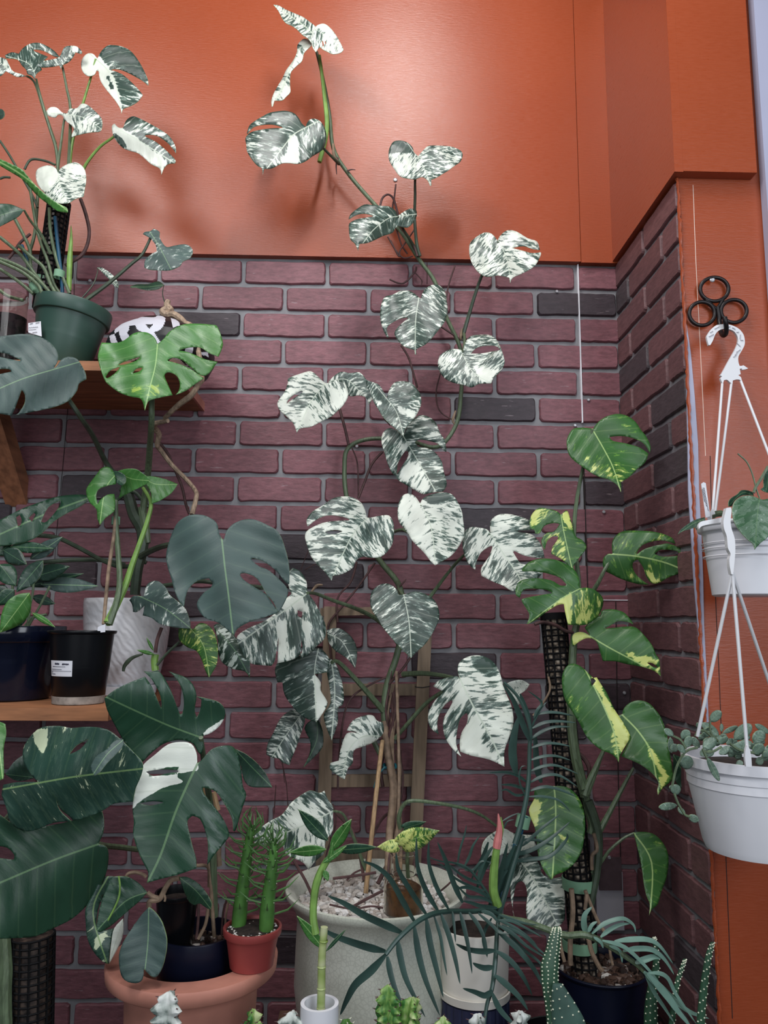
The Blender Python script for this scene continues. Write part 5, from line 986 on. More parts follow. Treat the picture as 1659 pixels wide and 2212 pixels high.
HH = plate('hanger_hook', '345,1240 370,1180 420,1110 500,1050 600,1035 700,1040 790,1070 870,1120 930,1200 950,1290 945,1370 900,1460 850,1550 850,1640 870,1700 915,1695 930,1690 1005,1740 950,1755 905,1760 905,1740 870,1745 885,1830 845,1845 890,1880 905,1950 870,1920 820,1915 760,1930 755,1990 715,1960 670,1920 620,1925 600,1990 565,1900 590,1865 560,1850 600,1790 680,1640 760,1500 830,1360 845,1290 830,1220 780,1150 700,1115 600,1110 530,1140 480,1200 440,1300 400,1368 375,1366', 'r', hY, .006, 'whitehang', HB)
mbs = MB()
for s_ in ('380,1235 455,1195', '400,1170 440,1145', '470,1112 540,1075', '690,1078 720,1075', '750,1090 800,1115', '820,1165 855,1160', '880,1200 875,1270', '880,1290 925,1290', '820,1480 880,1440', '795,1530 840,1470', '770,1560 815,1525', '820,1330 880,1390'):
    mbs.tube(line3('r', s_, hY-.0006, 2), .0011, 5)
mbs.build('rib_slots', 'paper', HH)
pot(HB, b1x, zat(1600, 1288, bY1), 62*mpp(bY1)*1.28, 78*mpp(bY1)*1.22, zr1-zat(1600, 1288, bY1), 'whiteplastic', rim=.1, lip=1.08, Y=bY1, inner=.9)
R1 = 78*mpp(bY1)*1.22
for dz, k in ((.035, 1.02), (.045, 1.015), (.06, 1.0)):
    z = zr1-dz; MB().lathe((b1x, bY1, z), [(R1*k*.985, -.0012), (R1*k*.995, 0), (R1*k*.985, .0012)], 56).build('moulding', 'whiteplastic', HB)
q1 = Vector((b1x-R1*1.02, bY1+.0, zr1-.004)); 
def strap(a, b_, parent, w_=.0026, sag=0):
    return MB().tube([a+(b_-a)*t for t in np.linspace(0, 1, 12)], w_, 8).build('strap', 'whitehang', parent)
strap(at(*P('r', 590, 1985), hY+.003), at(*P('q', 855, 790), bY1-.01), HB)
strap(at(*P('r', 735, 1985), hY+.003), at(*P('q', 890, 780), bY1+.04), HB)
strap(at(*P('r', 885, 1935), hY+.003), at(1672, 1010, bY1+.02), HB)
plate('strap_clip', '800,870 800,810 830,770 850,735 880,760 890,800 850,810 845,940 835,930', 'q', bY1-.012, .004, 'whitehang', HB)
MB().tube([Vector((b1x+R1*1.075*math.cos(a), bY1+R1*1.075*math.sin(a), zr1)) for a in np.linspace(0, 2*PI, 60, endpoint=False)], .0045, 8, closed=True).build('rim_ring', 'whitehang', HB)
tg = [at(*P('q', x, y), bY1-.02) for x, y in ((705, 400), (735, 378), (765, 390), (825, 830), (765, 850))]
MB().add(tg+[p+Vector((0, .0012, 0)) for p in tg], [(0, 1, 2, 3, 4), (9, 8, 7, 6, 5)]+[(i, 5+i, 5+(i+1) % 5, (i+1) % 5) for i in range(5)]).build('plant_tag', 'label', HB, False, lab='white plant tag with small print')
wr = MB()
for x0, y0, x1, y1 in ((728, 450, 775, 700), (742, 450, 800, 760), (718, 470, 750, 640)):
    wr.tube([at(*P('q', x0+(x1-x0)*k/22+3*math.sin(k*2.1), y0+(y1-y0)*k/22), bY1-.0208) for k in range(23)], .00035, 4)
wr.build('writing', 'ink', HB)
M['scin'] = leaf_mat('silver_splashed_leaf', (.05, .13, .06), (.13, .22, .14), (.4, .5, .42), (.12, .22, .1), freq=7, edges=(.5, .58, .66), lv_amt=.1)
leaf(HB, 'q', '1480,600 1420,575 1330,555 1240,570 1170,610 1130,670 1112,760 1130,880 1180,980 1250,1070 1330,1150 1390,1200 1415,1275 1440,1240 1500,1180 1600,1090 1640,900 1640,650 1600,600 1530,610', '1480,600 1450,800 1418,1270', bY1-.09, 'scin', var=-.0, tilt=.3)
leaf(HB, 'q', '1400,560 1380,510 1300,485 1230,490 1180,540 1100,590 1065,640 1065,700 1110,700 1150,620 1240,560 1330,550', '1400,560 1250,520 1080,680', bY1-.05, 'green', var=-.3)
leaf(HB, 'q', '390,1075 430,1010 520,940 620,880 750,845 760,900 660,960 560,1000 460,1030', '760,870 600,930 390,1075', bY1-.01, 'green', var=-.3, tilt=0, roll=.5)
leaf(HB, 'q', '1560,260 1600,200 1680,180 1680,520 1600,520 1530,500 1490,470 1530,440 1530,340', '1600,220 1580,400 1560,500', bY1-.06, 'green', var=-.1)
for s_, r in (('1190,0 1300,100 1360,210 1400,330 1440,480 1480,590', .0015), ('1590,170 1500,330 1430,440 1400,520', .0028)):
    stem('stem', 'q', s_, bY1-.07, r, 'petiole', HB, n=6)
stem('stem', 'q', '850,830 900,800 980,790', bY1+.01, .006, 'petiole', HB)
# lower basket on its own hanger
b2Y = -DS-.17; b2x = at(1634, 1720, b2Y).x
zb2 = zat(1620, 1835, b2Y); zr2 = zat(1620, 1632, b2Y)
LB = thing('hanging_basket', 'lower white hanging basket of small round grey-green leaves below the other basket', 'hanging planter', (b2x, b2Y, zb2))
R2 = 142*mpp(b2Y)/1.03
pr = [(.001, 0), (R2*.76, 0), (R2*.8, .012), (R2*.97, zr2-zb2-.05), (R2*.985, zr2-zb2-.049), (R2*.985, zr2-zb2-.035), (R2*1.0, zr2-zb2-.034), (R2*1.0, zr2-zb2-.018), (R2*1.05, zr2-zb2-.017), (R2*1.06, zr2-zb2), (R2*.99, zr2-zb2), (R2*.96, zr2-zb2-.04), (R2*.8, .05)]
MB().lathe((b2x, b2Y, zb2), pr, 80).build('pot', 'whiteplastic', LB)
MB().lathe((b2x, b2Y, zr2-.02), [(.001, 0), (R2*.95, 0)], 40).build('soil', 'soil', LB)
h2 = at(*P('q', 1110, 1560), bY1-.14)
plate('hanger_hook', '1040,720 1100,712 1108,760 1095,900 1110,1000 1150,1130 1158,1280 1150,1400 1130,1600 1105,1600 1085,1500 1080,1400 1095,1330 1060,1250 1045,1100 1010,1000 1000,900 1020,800', 'q', bY1-.145, .010, 'whitehang', LB)
plate('hanger_hook', '800,880 1000,840 1030,820 1030,900 850,930 720,960 675,1000 670,950 710,900', 'q', bY1-.118, .006, 'whitehang', LB)
for (x, y), Y in (((P('m', 560, 930)), b2Y-.05), ((P('m', 1045, 1180)), b2Y-R2*1.04), ((1690, 1560), b2Y)):
    strap(at(*P('q', 1118, 1580), bY1-.14), at(x, y, Y), LB, .003)
plate('strap_clip', '1020,1060 1035,1020 1060,1055 1075,1140 1080,1225 1025,1220 1015,1140', 'm', b2Y-R2*1.1, .005, 'whitehang', LB)
M['disch'] = leaf_mat('grey_green_leaf', (.14, .22, .16), (.24, .33, .26), (.55, .62, .52), (.3, .38, .26), edges=(.56, .62, .7), lv_amt=0)
rnd = random.Random(8)
for a, b_, w_, dY in (((680, 790), (785, 690), 95, 0), ((600, 800), (760, 930), 90, -.02), ((790, 890), (790, 810), 36, 0), ((800, 900), (945, 835), 50, 0), ((910, 960), (1075, 820), 130, -.01), ((1110, 815), (1240, 900), 60, 0), ((560, 850), (560, 800), 30, 0),
        ((330, 930), (243, 860), 62, -.07), ((410, 960), (480, 875), 95, -.06), ((450, 1040), (490, 930), 80, -.07), ((440, 1090), (370, 1010), 60, -.08), ((610, 1040), (740, 960), 110, -.08), ((580, 1040), (500, 940), 70, -.06), ((870, 1030), (770, 1100), 70, -.1), ((860, 1090), (1080, 990), 120, -.08),
        ((1100, 1000), (1190, 880), 120, -.07), ((1090, 1100), (1190, 1010), 100, -.09), ((1180, 1130), (1260, 1060), 100, -.09), ((650, 1130), (768, 1358), 66, -.13), ((390, 1170), (520, 1190), 130, -.05), ((330, 1000), (350, 1080), 80, -.06), ((300, 940), (310, 1090), 60, -.05),
        ((360, 1490), (345, 1390), 95, -.04), ((365, 1590), (190, 1610), 75, -.03), ((440, 1680), (375, 1610), 50, -.04), ((470, 1690), (573, 1740), 72, -.04), ((320, 1440), (300, 1400), 40, -.03), ((720, 1080), (640, 1110), 60, -.1), ((700, 900), (600, 920), 60, -.04), ((1190, 900), (1110, 960), 70, -.05), ((980, 1080), (900, 1010), 80, -.09), ((760, 1000), (850, 940), 60, -.06), ((600, 900), (700, 850), 50, -.03)):
    sleaf(LB, 'm', a, b_, w_, b2Y+.02+dY, 'disch', 'round', var=rnd.uniform(-.05, .04), tilt=rnd.uniform(-.1, .3), roll=rnd.uniform(-.4, .4))
for k in range(46):
    a = rnd.random()*2*PI; q = math.sqrt(rnd.random())*R2*.88; c_ = Vector((b2x+q*math.cos(a), b2Y+q*math.sin(a), zr2+rnd.uniform(-.005, .022)))
    x_, y_ = px_of(c_)
    if x_ > 1690 or c_.y > b2Y+.09: continue
    an = rnd.uniform(-2.9, -.2); L_ = rnd.uniform(16, 26)
    q_, r_ = lance(x_, y_, x_+L_*math.cos(an), y_+L_*.6*math.sin(an), rnd.uniform(12, 18), 'round')
    leaf(LB, 'p', q_, r_, c_.y, 'disch', var=rnd.uniform(-.05, .05), tilt=rnd.uniform(-.3, .4), roll=rnd.uniform(-.5, .5), step=3.5)
for s_, Y in (('560,1040 480,1060 420,1110 360,1230 320,1400', b2Y-.05), ('340,1480 370,1560 390,1600 440,1680 490,1700', b2Y-.03), ('620,1080 700,1080 790,1030', b2Y-.1), ('330,930 400,970 450,1050', b2Y-.06), ('680,790 690,900 780,1000', b2Y-.02), ('610,1050 630,1100 650,1140', b2Y-.12), ('870,1000 960,1060 1100,1090', b2Y-.08), ('540,930 570,880 630,880 700,940', b2Y-.03)):
    stem('stem', 'm', s_, Y, .0022, 'petiole', LB, n=6)
# ------------------------------------------------------------------ lower left: big leaves, terracotta planter
tY = -.52; tx = at(414, 2150, tY).x
zrt = zat(400, 2062, tY)
M['riser'] = simple('dark_riser', (.02, .018, .018), .8)
RS = thing('plant_stand', 'dark low table under the terracotta planter, hidden below the frame', 'table', (-.35, -.5, 0))
MB().box((-1.25, -.68, .30), (xb0-.015, -.03, .325)).build('top', 'riser', RS, False)
for lx in (-1.2, -.25):
    for ly in (-.66, -.1): MB().box((lx, ly, 0), (lx+.03, ly+.03, .30)).build('leg', 'riser', RS, False)
TP = thing('terracotta_planter', 'large terracotta planter with a wide flat rim at lower left', 'planter', (tx, tY, .325))
Ro = 163*mpp(tY); hT = zrt-.325
MB().lathe((tx, tY, .325), [(.001, 0), (Ro*.6, 0), (Ro*.64, .01), (Ro*.80, hT-.026), (Ro*1.0, hT-.025), (Ro*1.02, hT-.022), (Ro*1.03, hT-.004), (Ro*1.01, hT), (Ro*.72, hT-.001), (Ro*.69, hT-.006), (Ro*.6, hT*.5), (Ro*.5, .02), (.001, .018)], 96).build('planter', 'terracotta', TP)
# navy pot inside, holding the half-white monstera
nz = .345; hN = zat(425, 2015, tY-.0)-nz; nX = at(425, 2050, tY+.01).x
HP = thing('potted_monstera', 'monstera with a half-white leaf in the dark navy pot standing inside the terracotta planter', 'plant', (nX, tY+.01, nz))
rn = 77*mpp(tY)
pot(HP, nX, nz, rn*.5, rn, hN, 'navy', rim=.10, lip=1.03, Y=tY+.01, inner=.95)
ibx = at(405, 1990, tY+.0).x
pot(HP, ibx-.02, nz+hN*.955, rn*.42, rn*.55, zat(390, 1925, tY)-(nz+hN*.955), 'blackplastic', rim=.1, lip=1.05, Y=tY, inner=.85, name='inner_pot')
scatter_stones('bark_chips', HP, nX, tY+.01, nz+hN*.95, rn*.93, 120, .004, .008, 'chips', seed=9)
Hf = lambda *a, **k: leaf(HP, *a, **k)
def de(s):   # outline mixing the two left-hand crops
    out = []
    for q in s.split():
        v_ = q[0]; x, y = map(float, q[1:].split(',')); out.append(P(v_, x, y))
    return out
Hf('d', '1125,912 1180,890 1230,850 1260,795 1255,750 1220,715 1150,695 1100,685 1128,702 1122,760 1102,803 1090,760 1100,680 1080,620 1040,580 990,560 945,545 990,590 1020,650 1030,720 1022,778 1008,786 990,740 960,660 930,600 890,545 850,548 805,545 850,590 890,660 905,720 902,752 880,700 850,630 812,575 720,610 640,650 585,695 600,760 640,840 690,930 740,1000 770,1040 800,1052 840,1010 900,960 960,935 1020,930 1080,950 1110,1000 1130,1010 1140,960', '1125,915 950,850 770,770 620,700', -.6, mat='green', var=-.3, tilt=.2, fold=.12, zones=[('1125,912 1160,870 1225,830 1260,795 1235,850 1180,890', .5)], step=5,
   pet=pp('p', '440,1640 455,1750 460,1860 462,1980'), petY=[-.56, -.53, -.52, -.51], petr=.006)
Hf('d', de('d1105,1060 d1100,1000 d1070,950 d1010,940 d940,955 d870,1010 d810,1060 d780,1110 d760,1180 d750,1230 d745,1280 e742,130 e750,200 e745,260 e770,350 e800,420 e830,480 e822,538 e900,515 e1000,490 e1100,455 e1098,400 e1080,340 e1060,260 e1050,190 e1078,162 e1120,180 e1150,250 e1165,330 e1160,440 e1200,380 e1250,320 e1283,265 e1250,180 e1200,110 e1146,42 e1134,12 d1145,1196 d1210,1220 e1260,100 e1300,180 e1305,245 e1320,240 e1350,140 e1378,45 d1360,1190 d1350,1100 d1330,1010 d1300,965 d1240,962 d1180,985 d1130,1040'), de('d1105,1065 d1050,1180 e980,150 e900,380 e825,535'), -.63, mat='green', var=-.3, tilt=.2, fold=.1,
   zones=[(de('d1110,1095 d1110,1000 d1060,920 d900,920 d730,1080 d730,1320 d800,1262 d900,1200 d1035,1162 d990,1140 d1000,1112'), .5), (de('d930,1080 d1010,1075 d1000,1125 d800,1140 d850,1110'), -.1)], holes=['818,1107 900,1094 990,1098 998,1110 940,1115 860,1132', '782,1283 860,1272 918,1280 840,1296'], step=5)
Hf('d', '1320,980 1380,1010 1440,1060 1490,1120 1525,1195 1470,1195 1400,1190 1365,1150 1350,1080', '1320,985 1420,1090 1525,1195', -.5, mat='dark', var=-.3, tilt=.1)
for s_, Y, m_, r in (('1200,840 1190,700 1180,500 1170,400', -.52, 'root_tan', .0035), ('1110,850 1150,770 1165,680', -.55, 'root_tan', .003), ('1100,850 1110,740 1112,640', -.55, 'root', .0025), ('1225,440 1220,330 1240,250', -.5, 'root_tan', .006), ('1260,800 1265,720 1280,640', -.5, 'root_tan', .002), ('1240,830 1250,700 1270,630', -.5, 'root', .002), ('1170,560 1165,450 1100,440', -.5, 'root_tan', .003), ('1145,0 1150,60', -.5, 'bamboo', .005), ('1195,30 1220,130', -.5, 'bamboo', .005)):
    stem('cane', 'e', s_, Y, r, m_, HP)
HO = thing('potted_hoya', 'thick round and heart-shaped waxy leaves trailing over the terracotta rim from the small black pot', 'plant', (nX-.01, tY-.02, nz+hN))
for s_, r in (('835,672 840,640 890,630 910,600 930,560 960,520 1005,510', .0045), ('825,590 850,610 890,625', .004), ('820,505 800,490 760,478 720,485 705,505', .003), ('915,590 925,620 922,640', .002)):
    stem('stem', 'e', s_, -.60, r, 'root_tan', HO)
leaf(HO, 'e', '665,500 720,505 780,540 825,590 780,640 720,690 640,760 600,790 560,812 540,800 550,720 570,640 600,560 620,510', '825,590 700,640 545,800', -.62, 'green', var=-.3, tilt=.2, fold=.2, thick=.003)
stem('leaf_margin', 'e', '665,500 672,560 665,620 640,680 600,755', -.637, .0016, 'petiole_lime', HO, lab='pale line where the leaf folds')
leaf(HO, 'e', '835,672 870,700 910,760 935,850 930,930 910,1010 880,1060 850,1062 825,1040 806,1018 798,1078 760,1098 700,1080 675,1030 668,940 690,870 740,790 790,720', '835,675 830,860 808,1050', -.64, 'blue', var=-.3, tilt=.15, fold=.05, thick=.003)
leaf(HO, 'e', '1005,505 1050,505 1110,540 1160,600 1185,650 1180,685 1150,670 1120,650 1090,660 1060,640 1040,600 1020,550', '1008,508 1100,580 1182,680', -.60, 'green', var=-.3, tilt=.1, thick=.003)
leaf(HO, 'e', '600,500 640,500 620,560 560,650 540,760 560,810 640,790 620,880 610,990 580,980 530,930 490,850 480,750 480,680 520,600 560,520', '600,510 520,700 600,985', -.57, 'thai', var=-.0, tilt=.1, zones=[('530,860 600,810 580,870 535,920', .3), ('565,950 600,985 580,985', .3)])
leaf(HO, 'e', '690,735 692,800 680,860 640,940 612,990 625,860 640,790', '690,740 650,860 612,990', -.58, 'albo', var=.25, tilt=.1)
# red pot
rdY = tY-.045; rdx = at(543, 2090, rdY).x; zrd = zrt-.0005
RP = thing('potted_cactus', 'two spiny green finger cacti in the small red pot perched on the terracotta rim', 'cactus', (rdx, rdY, zrd))
hr = zat(545, 2000, rdY)-zrd
zz = zrd
pot(RP, rdx, zz, 43*mpp(rdY), 54*mpp(rdY), hr, 'redpot', rim=.2, lip=1.08, Y=rdY, inner=.93)
scatter_stones('gravel', RP, rdx, rdY, zz+hr*.93, 50*mpp(rdY), 150, .0012, .003, 'chips_light' if False else 'gravel', seed=5)
M['cactus'] = simple('cactus_green', (.07, .19, .035), .5, nscale=30, var=.35); M['cactus_leaf'] = simple('cactus_needle', (.09, .2, .06), .5, var=.3)
M['spot'] = simple('areole', (.7, .72, .55), .6)
def finger(parent, pts, Y, r, sd, v_='e'):
    rnd = random.Random(sd); pl = line3(v_, pts, Y, 8); n = len(pl)
    rr = list(np.interp(np.linspace(0, 1, n), [0, .15, .8, 1], [r*1.0, r*1.05, r*.62, r*.3]))
    st_ = MB().tube(pl, rr, 10).build('stem', 'cactus', parent)
    mb = MB(); sp = MB()
    for i in range(52):
        q = .16+.84*(i/51)**.85; k = min(n-2, int(q*(n-1))); p = pl[k]+(pl[k+1]-pl[k])*(q*(n-1)-k); a = i*2.4
        d = Vector((math.cos(a), math.sin(a)*.9, 0)); base = p+d*rr[k]*.95; L = rnd.uniform(.034, .05)*(1 if q < .9 else .9)
        el = -.25+.1*rnd.random() if q < .75 else .2+1.3*(q-.75)/.25
        el2 = el+.9
        m1 = base+(d*math.cos(el2*.4)+Vector((0, 0, math.sin(el2*.4))))*L*.5; e_ = m1+(d*math.cos(el2)+Vector((0, 0, math.sin(el2))))*L*.5
        mb.tube([base, m1, e_], [.0019, .0017, .0003], 5)
        if i % 2: sp.ball(base+d*.0008+Vector((0, 0, -.003)), .0013, 4)
    mb.build('needles', 'cactus_leaf', st_); sp.build('areoles', 'spot', st_)
finger(RP, '1335,790 1350,640 1375,450 1395,300 1415,215', rdY+.01, .0125, 1); finger(RP, '1490,800 1500,650 1520,480 1530,380 1535,290', rdY-.01, .0125, 2)
# far-left group behind and below the shelf
oY = -.45
OP = thing('moss_pole_plant', 'big dark monstera leaves on a brown moss pole at the lower left edge', 'plant', (at(60, 2200, oY).x, oY, .325))
pot(OP, at(60, 2200, oY).x, .325, .075, .095, .22, 'navy', Y=oY)
moss_pole(OP, (65, 2330), (72, 2020), oY, oY, 40*mpp(oY), fill='mossdark', rings=20)
stem('stem', 'e', '20,1500 35,1400 30,1150 35,1000 25,820', [-.5, -.48], [.012, .011, .0115, .01], 'petiole', OP)
Of = lambda *a, **k: leaf(OP, *a, **k)
Of('e', '550,320 580,250 582,180 570,130 400,190 250,220 130,245 60,200 -20,140 -20,330 40,340 80,380 75,408 -20,395 -20,850 100,845 200,835 300,790 400,740 480,670 560,570 600,460 608,370 590,330', '550,320 300,410 -20,545', -.58, mat='green', var=-.3, tilt=.15, fold=.1, step=5)
OT = thing('potted_monstera', 'cream-speckled dark monstera leaf under the lower shelf at left', 'plant', (at(-60, 1900, -.3).x, -.3, .325))
pot(OT, at(-60, 1900, -.3).x, .325, .09, .11, .25, 'navy', Y=-.3)
Tf = lambda *a, **k: leaf(OT, *a, **k)
Tf('d', de('d215,1165 d180,1130 d135,1060 d130,980 d170,910 d230,860 d330,850 d400,862 d500,855 d600,870 d680,930 d750,1000 d800,1060 d790,1130 d760,1200 d745,1275 d640,1285 e580,130 e500,165 e410,188 e385,160 e340,125 e315,72 e335,130 e400,192 e300,200 e200,240 e130,245 e60,200 e40,130 e15,60 d10,1230 d20,1180 d100,1165'), '225,1168 450,1130 790,1090', -.64, mat='thai', var=-.005, tilt=.15, fold=.12, holes=['388,1010 430,960 500,922 450,980'], zones=[('190,880 265,870 260,950 245,1005 200,950', .35)], step=5,
   pet=pp('p', '60,1720 -10,1800 -60,1900'), petY=[-.55, -.4, -.3], petr=.006)
Tf('d', '690,925 640,935 600,980 540,1020 515,1060 510,1090 530,1130 560,1110 600,1060 660,1000 690,960', '690,930 600,1010 525,1120', -.70, mat='blue', var=-.3, roll=.5)
Tf('d', '30,1120 80,1050 135,1010 200,1080 200,1140 100,1160', '200,1140 30,1120', -.55, mat='dark', var=-.3)
Tf('d', '-20,820 30,840 35,900 20,980 22,1130 10,1150 -20,1130', '-20,830 15,1140', -.68, mat='lime', var=-.3)
stem('petiole', 'e', '770,350 680,338 600,330 550,320', [-.45, -.56], .005, 'petiole', OP)
# ------------------------------------------------------------------ bottom row: small plants in front
FB = thing('display_shelf', 'dark front shelf under the row of small succulents, just below the frame', 'shelf', (.05, -.72, 0))
MB().box((-.62, -.86, .60), (.78, -.69, .62)).build('board', 'riser', FB, False)
for lx in (-.6, .74): MB().box((lx, -.84, 0), (lx+.02, -.70, .60)).build('leg', 'riser', FB, False)
FZ, fY = .62, -.765
def small_pot(parent, X, r, h, mat='blackplastic', Y=fY): pot(parent, X, FZ, r*.8, r, h, mat, rim=.15, Y=Y, inner=.92, n=32)
# lucky bamboo
X = at(690, 2190, fY).x
BB = thing('lucky_bamboo', 'lucky bamboo cane in a small white pot in front of the cream planter', 'plant', (X, fY, FZ))
hp = zat(690, 2166, fY)-FZ; rb_ = 38*mpp(fY)
MB().lathe((X, fY, FZ), [(.001, 0), (rb_*.8, 0), (rb_*.95, hp*.3), (rb_, hp*.9), (rb_, hp), (rb_*.8, hp), (rb_*.78, hp*.85), (rb_*.7, hp*.5)], 48).build('pot', 'whiteplastic', BB)
M['crystal'] = simple('clear_beads', (.3, .32, .36), .1, nscale=120, var=.8, bmp=.8)
MB().lathe((X, fY, FZ+hp*.86), [(.001, .003), (rb_*.5, .002), (rb_*.79, 0)], 32).build('beads', 'crystal', BB)
m, nt, b = mk('bamboo_green'); nt.links.new(ramp(nt, noise(nt, objco(nt, (3, 3, 9)), 3.5, 2), [(.35, (.2, .3, .05)), (.5, (.42, .5, .2)), (.65, (.62, .62, .4))]), b.inputs['Base Color']); b.inputs['Roughness'].default_value = .35; M['bambgreen'] = m
pl = line3('o', '500,930 502,870 503,780 506,660 508,500 512,380 520,280 530,160', fY, 6); rb3 = 32/3.77*mpp(fY)
MB().tube(pl, [rb3*(1-.12*i/len(pl)) for i in range(len(pl))], 14).build('cane', 'bambgreen', BB)
for x, y in ((502, 820), (505, 660), (508, 485), (525, 275)):
    MB().lathe(at(*P('o', x, y), fY), [(rb3*.95, -.0015), (rb3*1.07, 0), (rb3*.95, .0015)], 20).build('node', 'bambgreen', BB)
stem('shoot', 'i', '540,1010 527,930 527,850 540,740 570,650 610,580', [fY, fY+.01], [.006, .0055, .006, .005], 'petiole_lime', BB)
for (a, b_, w_, mt) in (((610, 470), (440, 290), 78, 'green'), ((625, 530), (748, 345), 72, 'lime'), ((600, 520), (385, 540), 62, 'lime'), ((660, 525), (895, 508), 58, 'green'), ((580, 600), (720, 500), 40, 'lime'), ((590, 640), (612, 705), 36, 'lime'), ((590, 1100), (432, 905), 62, 'lime'), ((600, 1110), (718, 980), 22, 'green'), ((620, 600), (640, 480), 30, 'lime')):
    sleaf(BB, 'i', a, b_, w_, fY+.0, mt, var=-.3, tilt=.1, roll=random.uniform(-.3, .5))
# ridged cacti
def ridged(parent, v_, pts, Y, w_, col, sd, spikes='root', tip=.25, nr=3):
    pl = line3(v_, pts, Y, 10); n = len(pl); rnd = random.Random(sd); r = w_/2/VIEW[v_][2]*mpp(Y); vs = []; fs = []; k_ = 24; sp = MB()
    for i, p in enumerate(pl):
        t = i/(n-1); rad_ = r*min(1, (1-t)*5+tip)
        for k in range(k_):
            a = 2*PI*k/k_; lobe = abs(math.cos(a*nr/2+sd)); rr = rad_*(.34+.66*lobe**3)*(1+.24*math.sin(i*1.6+sd)*lobe)
            vs.append(p+Vector((rr*math.cos(a), rr*math.sin(a), 0)))
            if lobe > .98 and i % 3 == 1: sp.tube([vs[-1], vs[-1]+Vector((math.cos(a)*.0045, math.sin(a)*.0045, .001))], [.0012, .0003], 4)
    for i in range(n-1):
        for k in range(k_): fs.append((i*k_+k, i*k_+(k+1) % k_, (i+1)*k_+(k+1) % k_, (i+1)*k_+k))
    fs.append(tuple((n-1)*k_+k for k in range(k_)))
    o = obj('body', vs, fs, col, parent); sp.build('spines', spikes, o)
m, nt, b = mk('ghost_cactus'); nt.links.new(ramp(nt, noise(nt, objco(nt), 45, 4), [(.38, (.16, .2, .18)), (.46, (.5, .55, .5)), (.6, (.78, .8, .76))]), b.inputs['Base Color']); M['ghost'] = m
m, nt, b = mk('striped_euphorbia'); nt.links.new(ramp(nt, noise(nt, objco(nt, (1, 1, .4)), 70, 3), [(.38, (.04, .16, .03)), (.5, (.2, .36, .08)), (.62, (.5, .58, .28))]), b.inputs['Base Color']); M['euph'] = m
for (v_, pts, w_, mt, nm, lb) in (
        ('p', '368,2300 366,2240 364,2200 366,2142', 60, 'ghost', 'ghost_cactus', 'pale grey-white ridged cactus in front of the terracotta planter'),
        ('p', '632,2300 630,2240 632,2185', 50, 'ghost', 'ghost_cactus', 'pale grey-white ridged cactus left of the small white bamboo pot'),
        ('p', '545,2300 545,2240 547,2180', 32, 'euph', 'green_succulent', 'small yellow-green curled succulent tip between terracotta planter and bench'),
        ('p', '848,2300 845,2230 840,2180 838,2128', 46, 'euph', 'candelabra_cactus', 'yellow-green striped spiny cactus with two stems in front of the cream planter'),
        ('p', '955,2300 957,2240 958,2196', 34, 'euph', 'green_succulent', 'small striped green succulent tip at the foot of the dark blue pedestal'),
        ('p', '1034,2300 1034,2240 1033,2190', 34, 'ghost', 'ghost_cactus', 'white ridged cactus tip in front of the dark blue pedestal'),
        ('p', '1122,2300 1122,2240 1124,2184', 38, 'ghost', 'ghost_cactus', 'white ridged cactus tip right of the dark blue pedestal'),
        ('p', '750,2300 748,2250 748,2202', 30, 'cactus', 'green_succulent', 'dark green succulent tip behind the small white bamboo pot')):
    q = pp('p', pts)[-1]; X = at(q[0], 2212, fY).x; t = thing(nm, lb, 'cactus', (X, fY, FZ))
    small_pot(t, X, .024 if w_ > 40 else .018, .085); 
    ridged(t, v_, pts, fY, w_, mt, len(lb) % 7, 'root' if mt != 'cactus' else 'spot')
    if 'candelabra' in nm: ridged(t, v_, '872,2300 880,2240 886,2200 890,2155', fY, 52, mt, 2, 'root')
    if mt == 'euph':
        for k in (-1, 1): ridged(t, 'p', f'{q[0]+k*10},{2260} {q[0]+k*12},{2230} {q[0]+k*14},{q[1]+26}', fY-.004*k, w_*.5, mt, k+3)
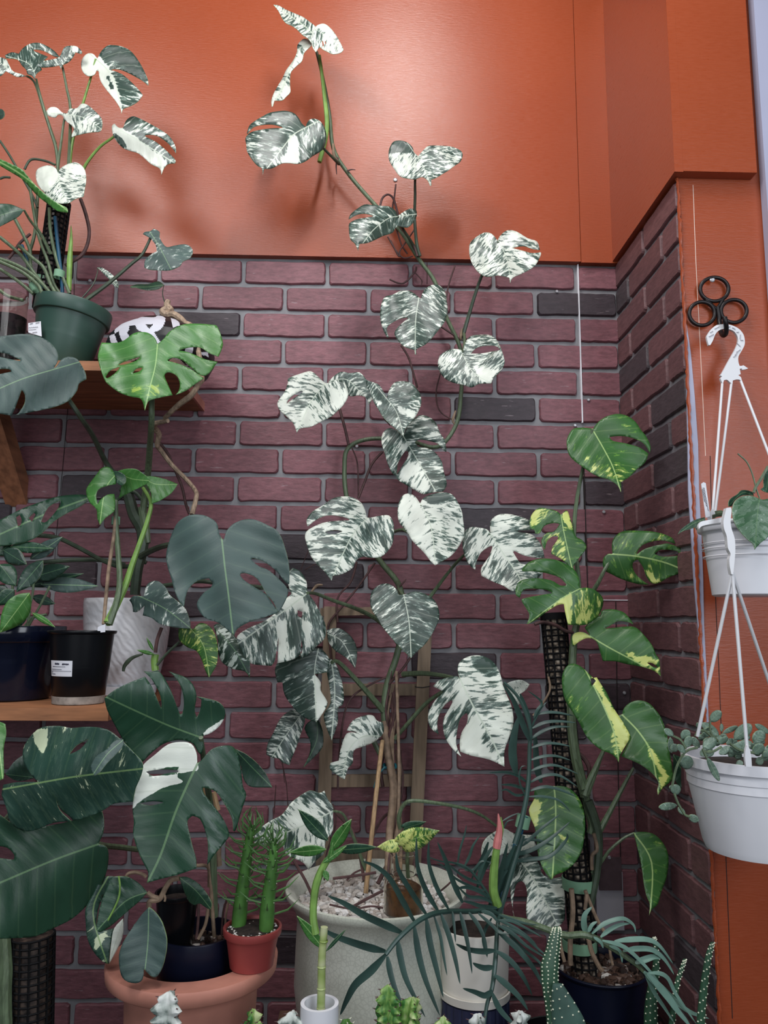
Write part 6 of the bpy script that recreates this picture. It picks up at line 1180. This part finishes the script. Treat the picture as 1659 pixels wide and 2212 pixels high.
# spotted cacti
M['dotgreen'] = simple('dark_cactus_green', (.03, .085, .045), .45, nscale=20, var=.25); M['dotblue'] = simple('blue_cactus_green', (.06, .12, .095), .45, nscale=20, var=.3)
def dotted(parent, v_, pts, Y, rad_, mat, sd, flat=1., nd=60, name='stem', par2=None):
    pl = line3(v_, pts, Y, 10); n = len(pl); rr = list(np.interp(np.linspace(0, 1, n), np.linspace(0, 1, len(rad_)), rad_)); vs = []; fs = []; k_ = 18
    for p, r in zip(pl, rr):
        for k in range(k_): a = 2*PI*k/k_; vs.append(p+Vector((r*math.cos(a), r*flat*math.sin(a), 0)))
    for i in range(n-1):
        for k in range(k_): fs.append((i*k_+k, i*k_+(k+1) % k_, (i+1)*k_+(k+1) % k_, (i+1)*k_+k))
    fs.append(tuple((n-1)*k_+k for k in range(k_))); fs.append(tuple(range(k_))[::-1])
    o = obj(name, vs, fs, mat, parent); sp = MB(); rnd = random.Random(sd)
    for i in range(nd):
        q = (i+.5)/nd*(n-1.01); k = int(q); p = pl[k]+(pl[k+1]-pl[k])*(q-k); r = rr[k]; a = -PI/2+(i % 4-1.5)*.72+rnd.uniform(-.1, .1)
        sp.ball(p+Vector((r*math.cos(a), r*flat*math.sin(a), 0)), .0019, 5)
    sp.build('areoles', 'spot', o); return o
for k, (v_, pts, Y, rad_, mt, nd, lb, nm) in enumerate((
        ('w', '1020,1200 1030,1000 1060,700 1100,450 1135,330', -.5, [.008, .0075, .007, .006, .0035], 'dotgreen', 48, 'tall dark green white-dotted cactus rising beside the orange wall at lower right', 'dotted_cactus'),
        ('w', '740,1200 760,1000 800,720 850,560 872,490', -.47, [.0055, .006, .005, .004, .003], 'dotgreen', 40, 'thin dark dotted cactus in the gap between navy pot and tall cactus', 'dotted_cactus'),
        ('w', '550,1200 550,1000 560,800 600,560 590,330 580,280', -.40, [.013, .013, .010, .007, .004, .0025], 'dotgreen', 60, 'broad dark dotted cactus just right of the navy pot', 'dotted_cactus'))):
    X = at(*P(v_, float(pts.split(',')[0]), 1103), Y).x; q = line3(v_, pts, Y, 2)[0]; t = thing(nm, lb, 'cactus', (q.x, Y, .02)); 
    pot(t, q.x, .0, .028, .032, q.z+.02, 'blackplastic', Y=Y, inner=.96, n=32)
    t.location.z = 0
    dotted(t, v_, pts, Y, rad_, mt, k, .8, nd)
q = at(1215, 2260, -.56)
DC = thing('prickly_pear', 'blue-green white-dotted prickly pear beside the cream cylinder pot', 'cactus', (q.x, -.56, 0))
pot(DC, q.x, 0, .06, .08, q.z+.01, 'blackplastic', Y=-.56, inner=.96)
dotted(DC, 'j', '420,1560 425,1450 400,1320 395,1200 415,1090 430,1000 435,970', [-.56, -.54, -.52], [.012, .017, .015, .017, .013, .010, .006], 'dotgreen', 3, .5, 120, 'pad')
dotted(DC, 'j', '520,1620 500,1500 470,1400 440,1300', -.565, [.034, .028, .02, .008], 'dotblue', 4, .35, 24, 'pad')
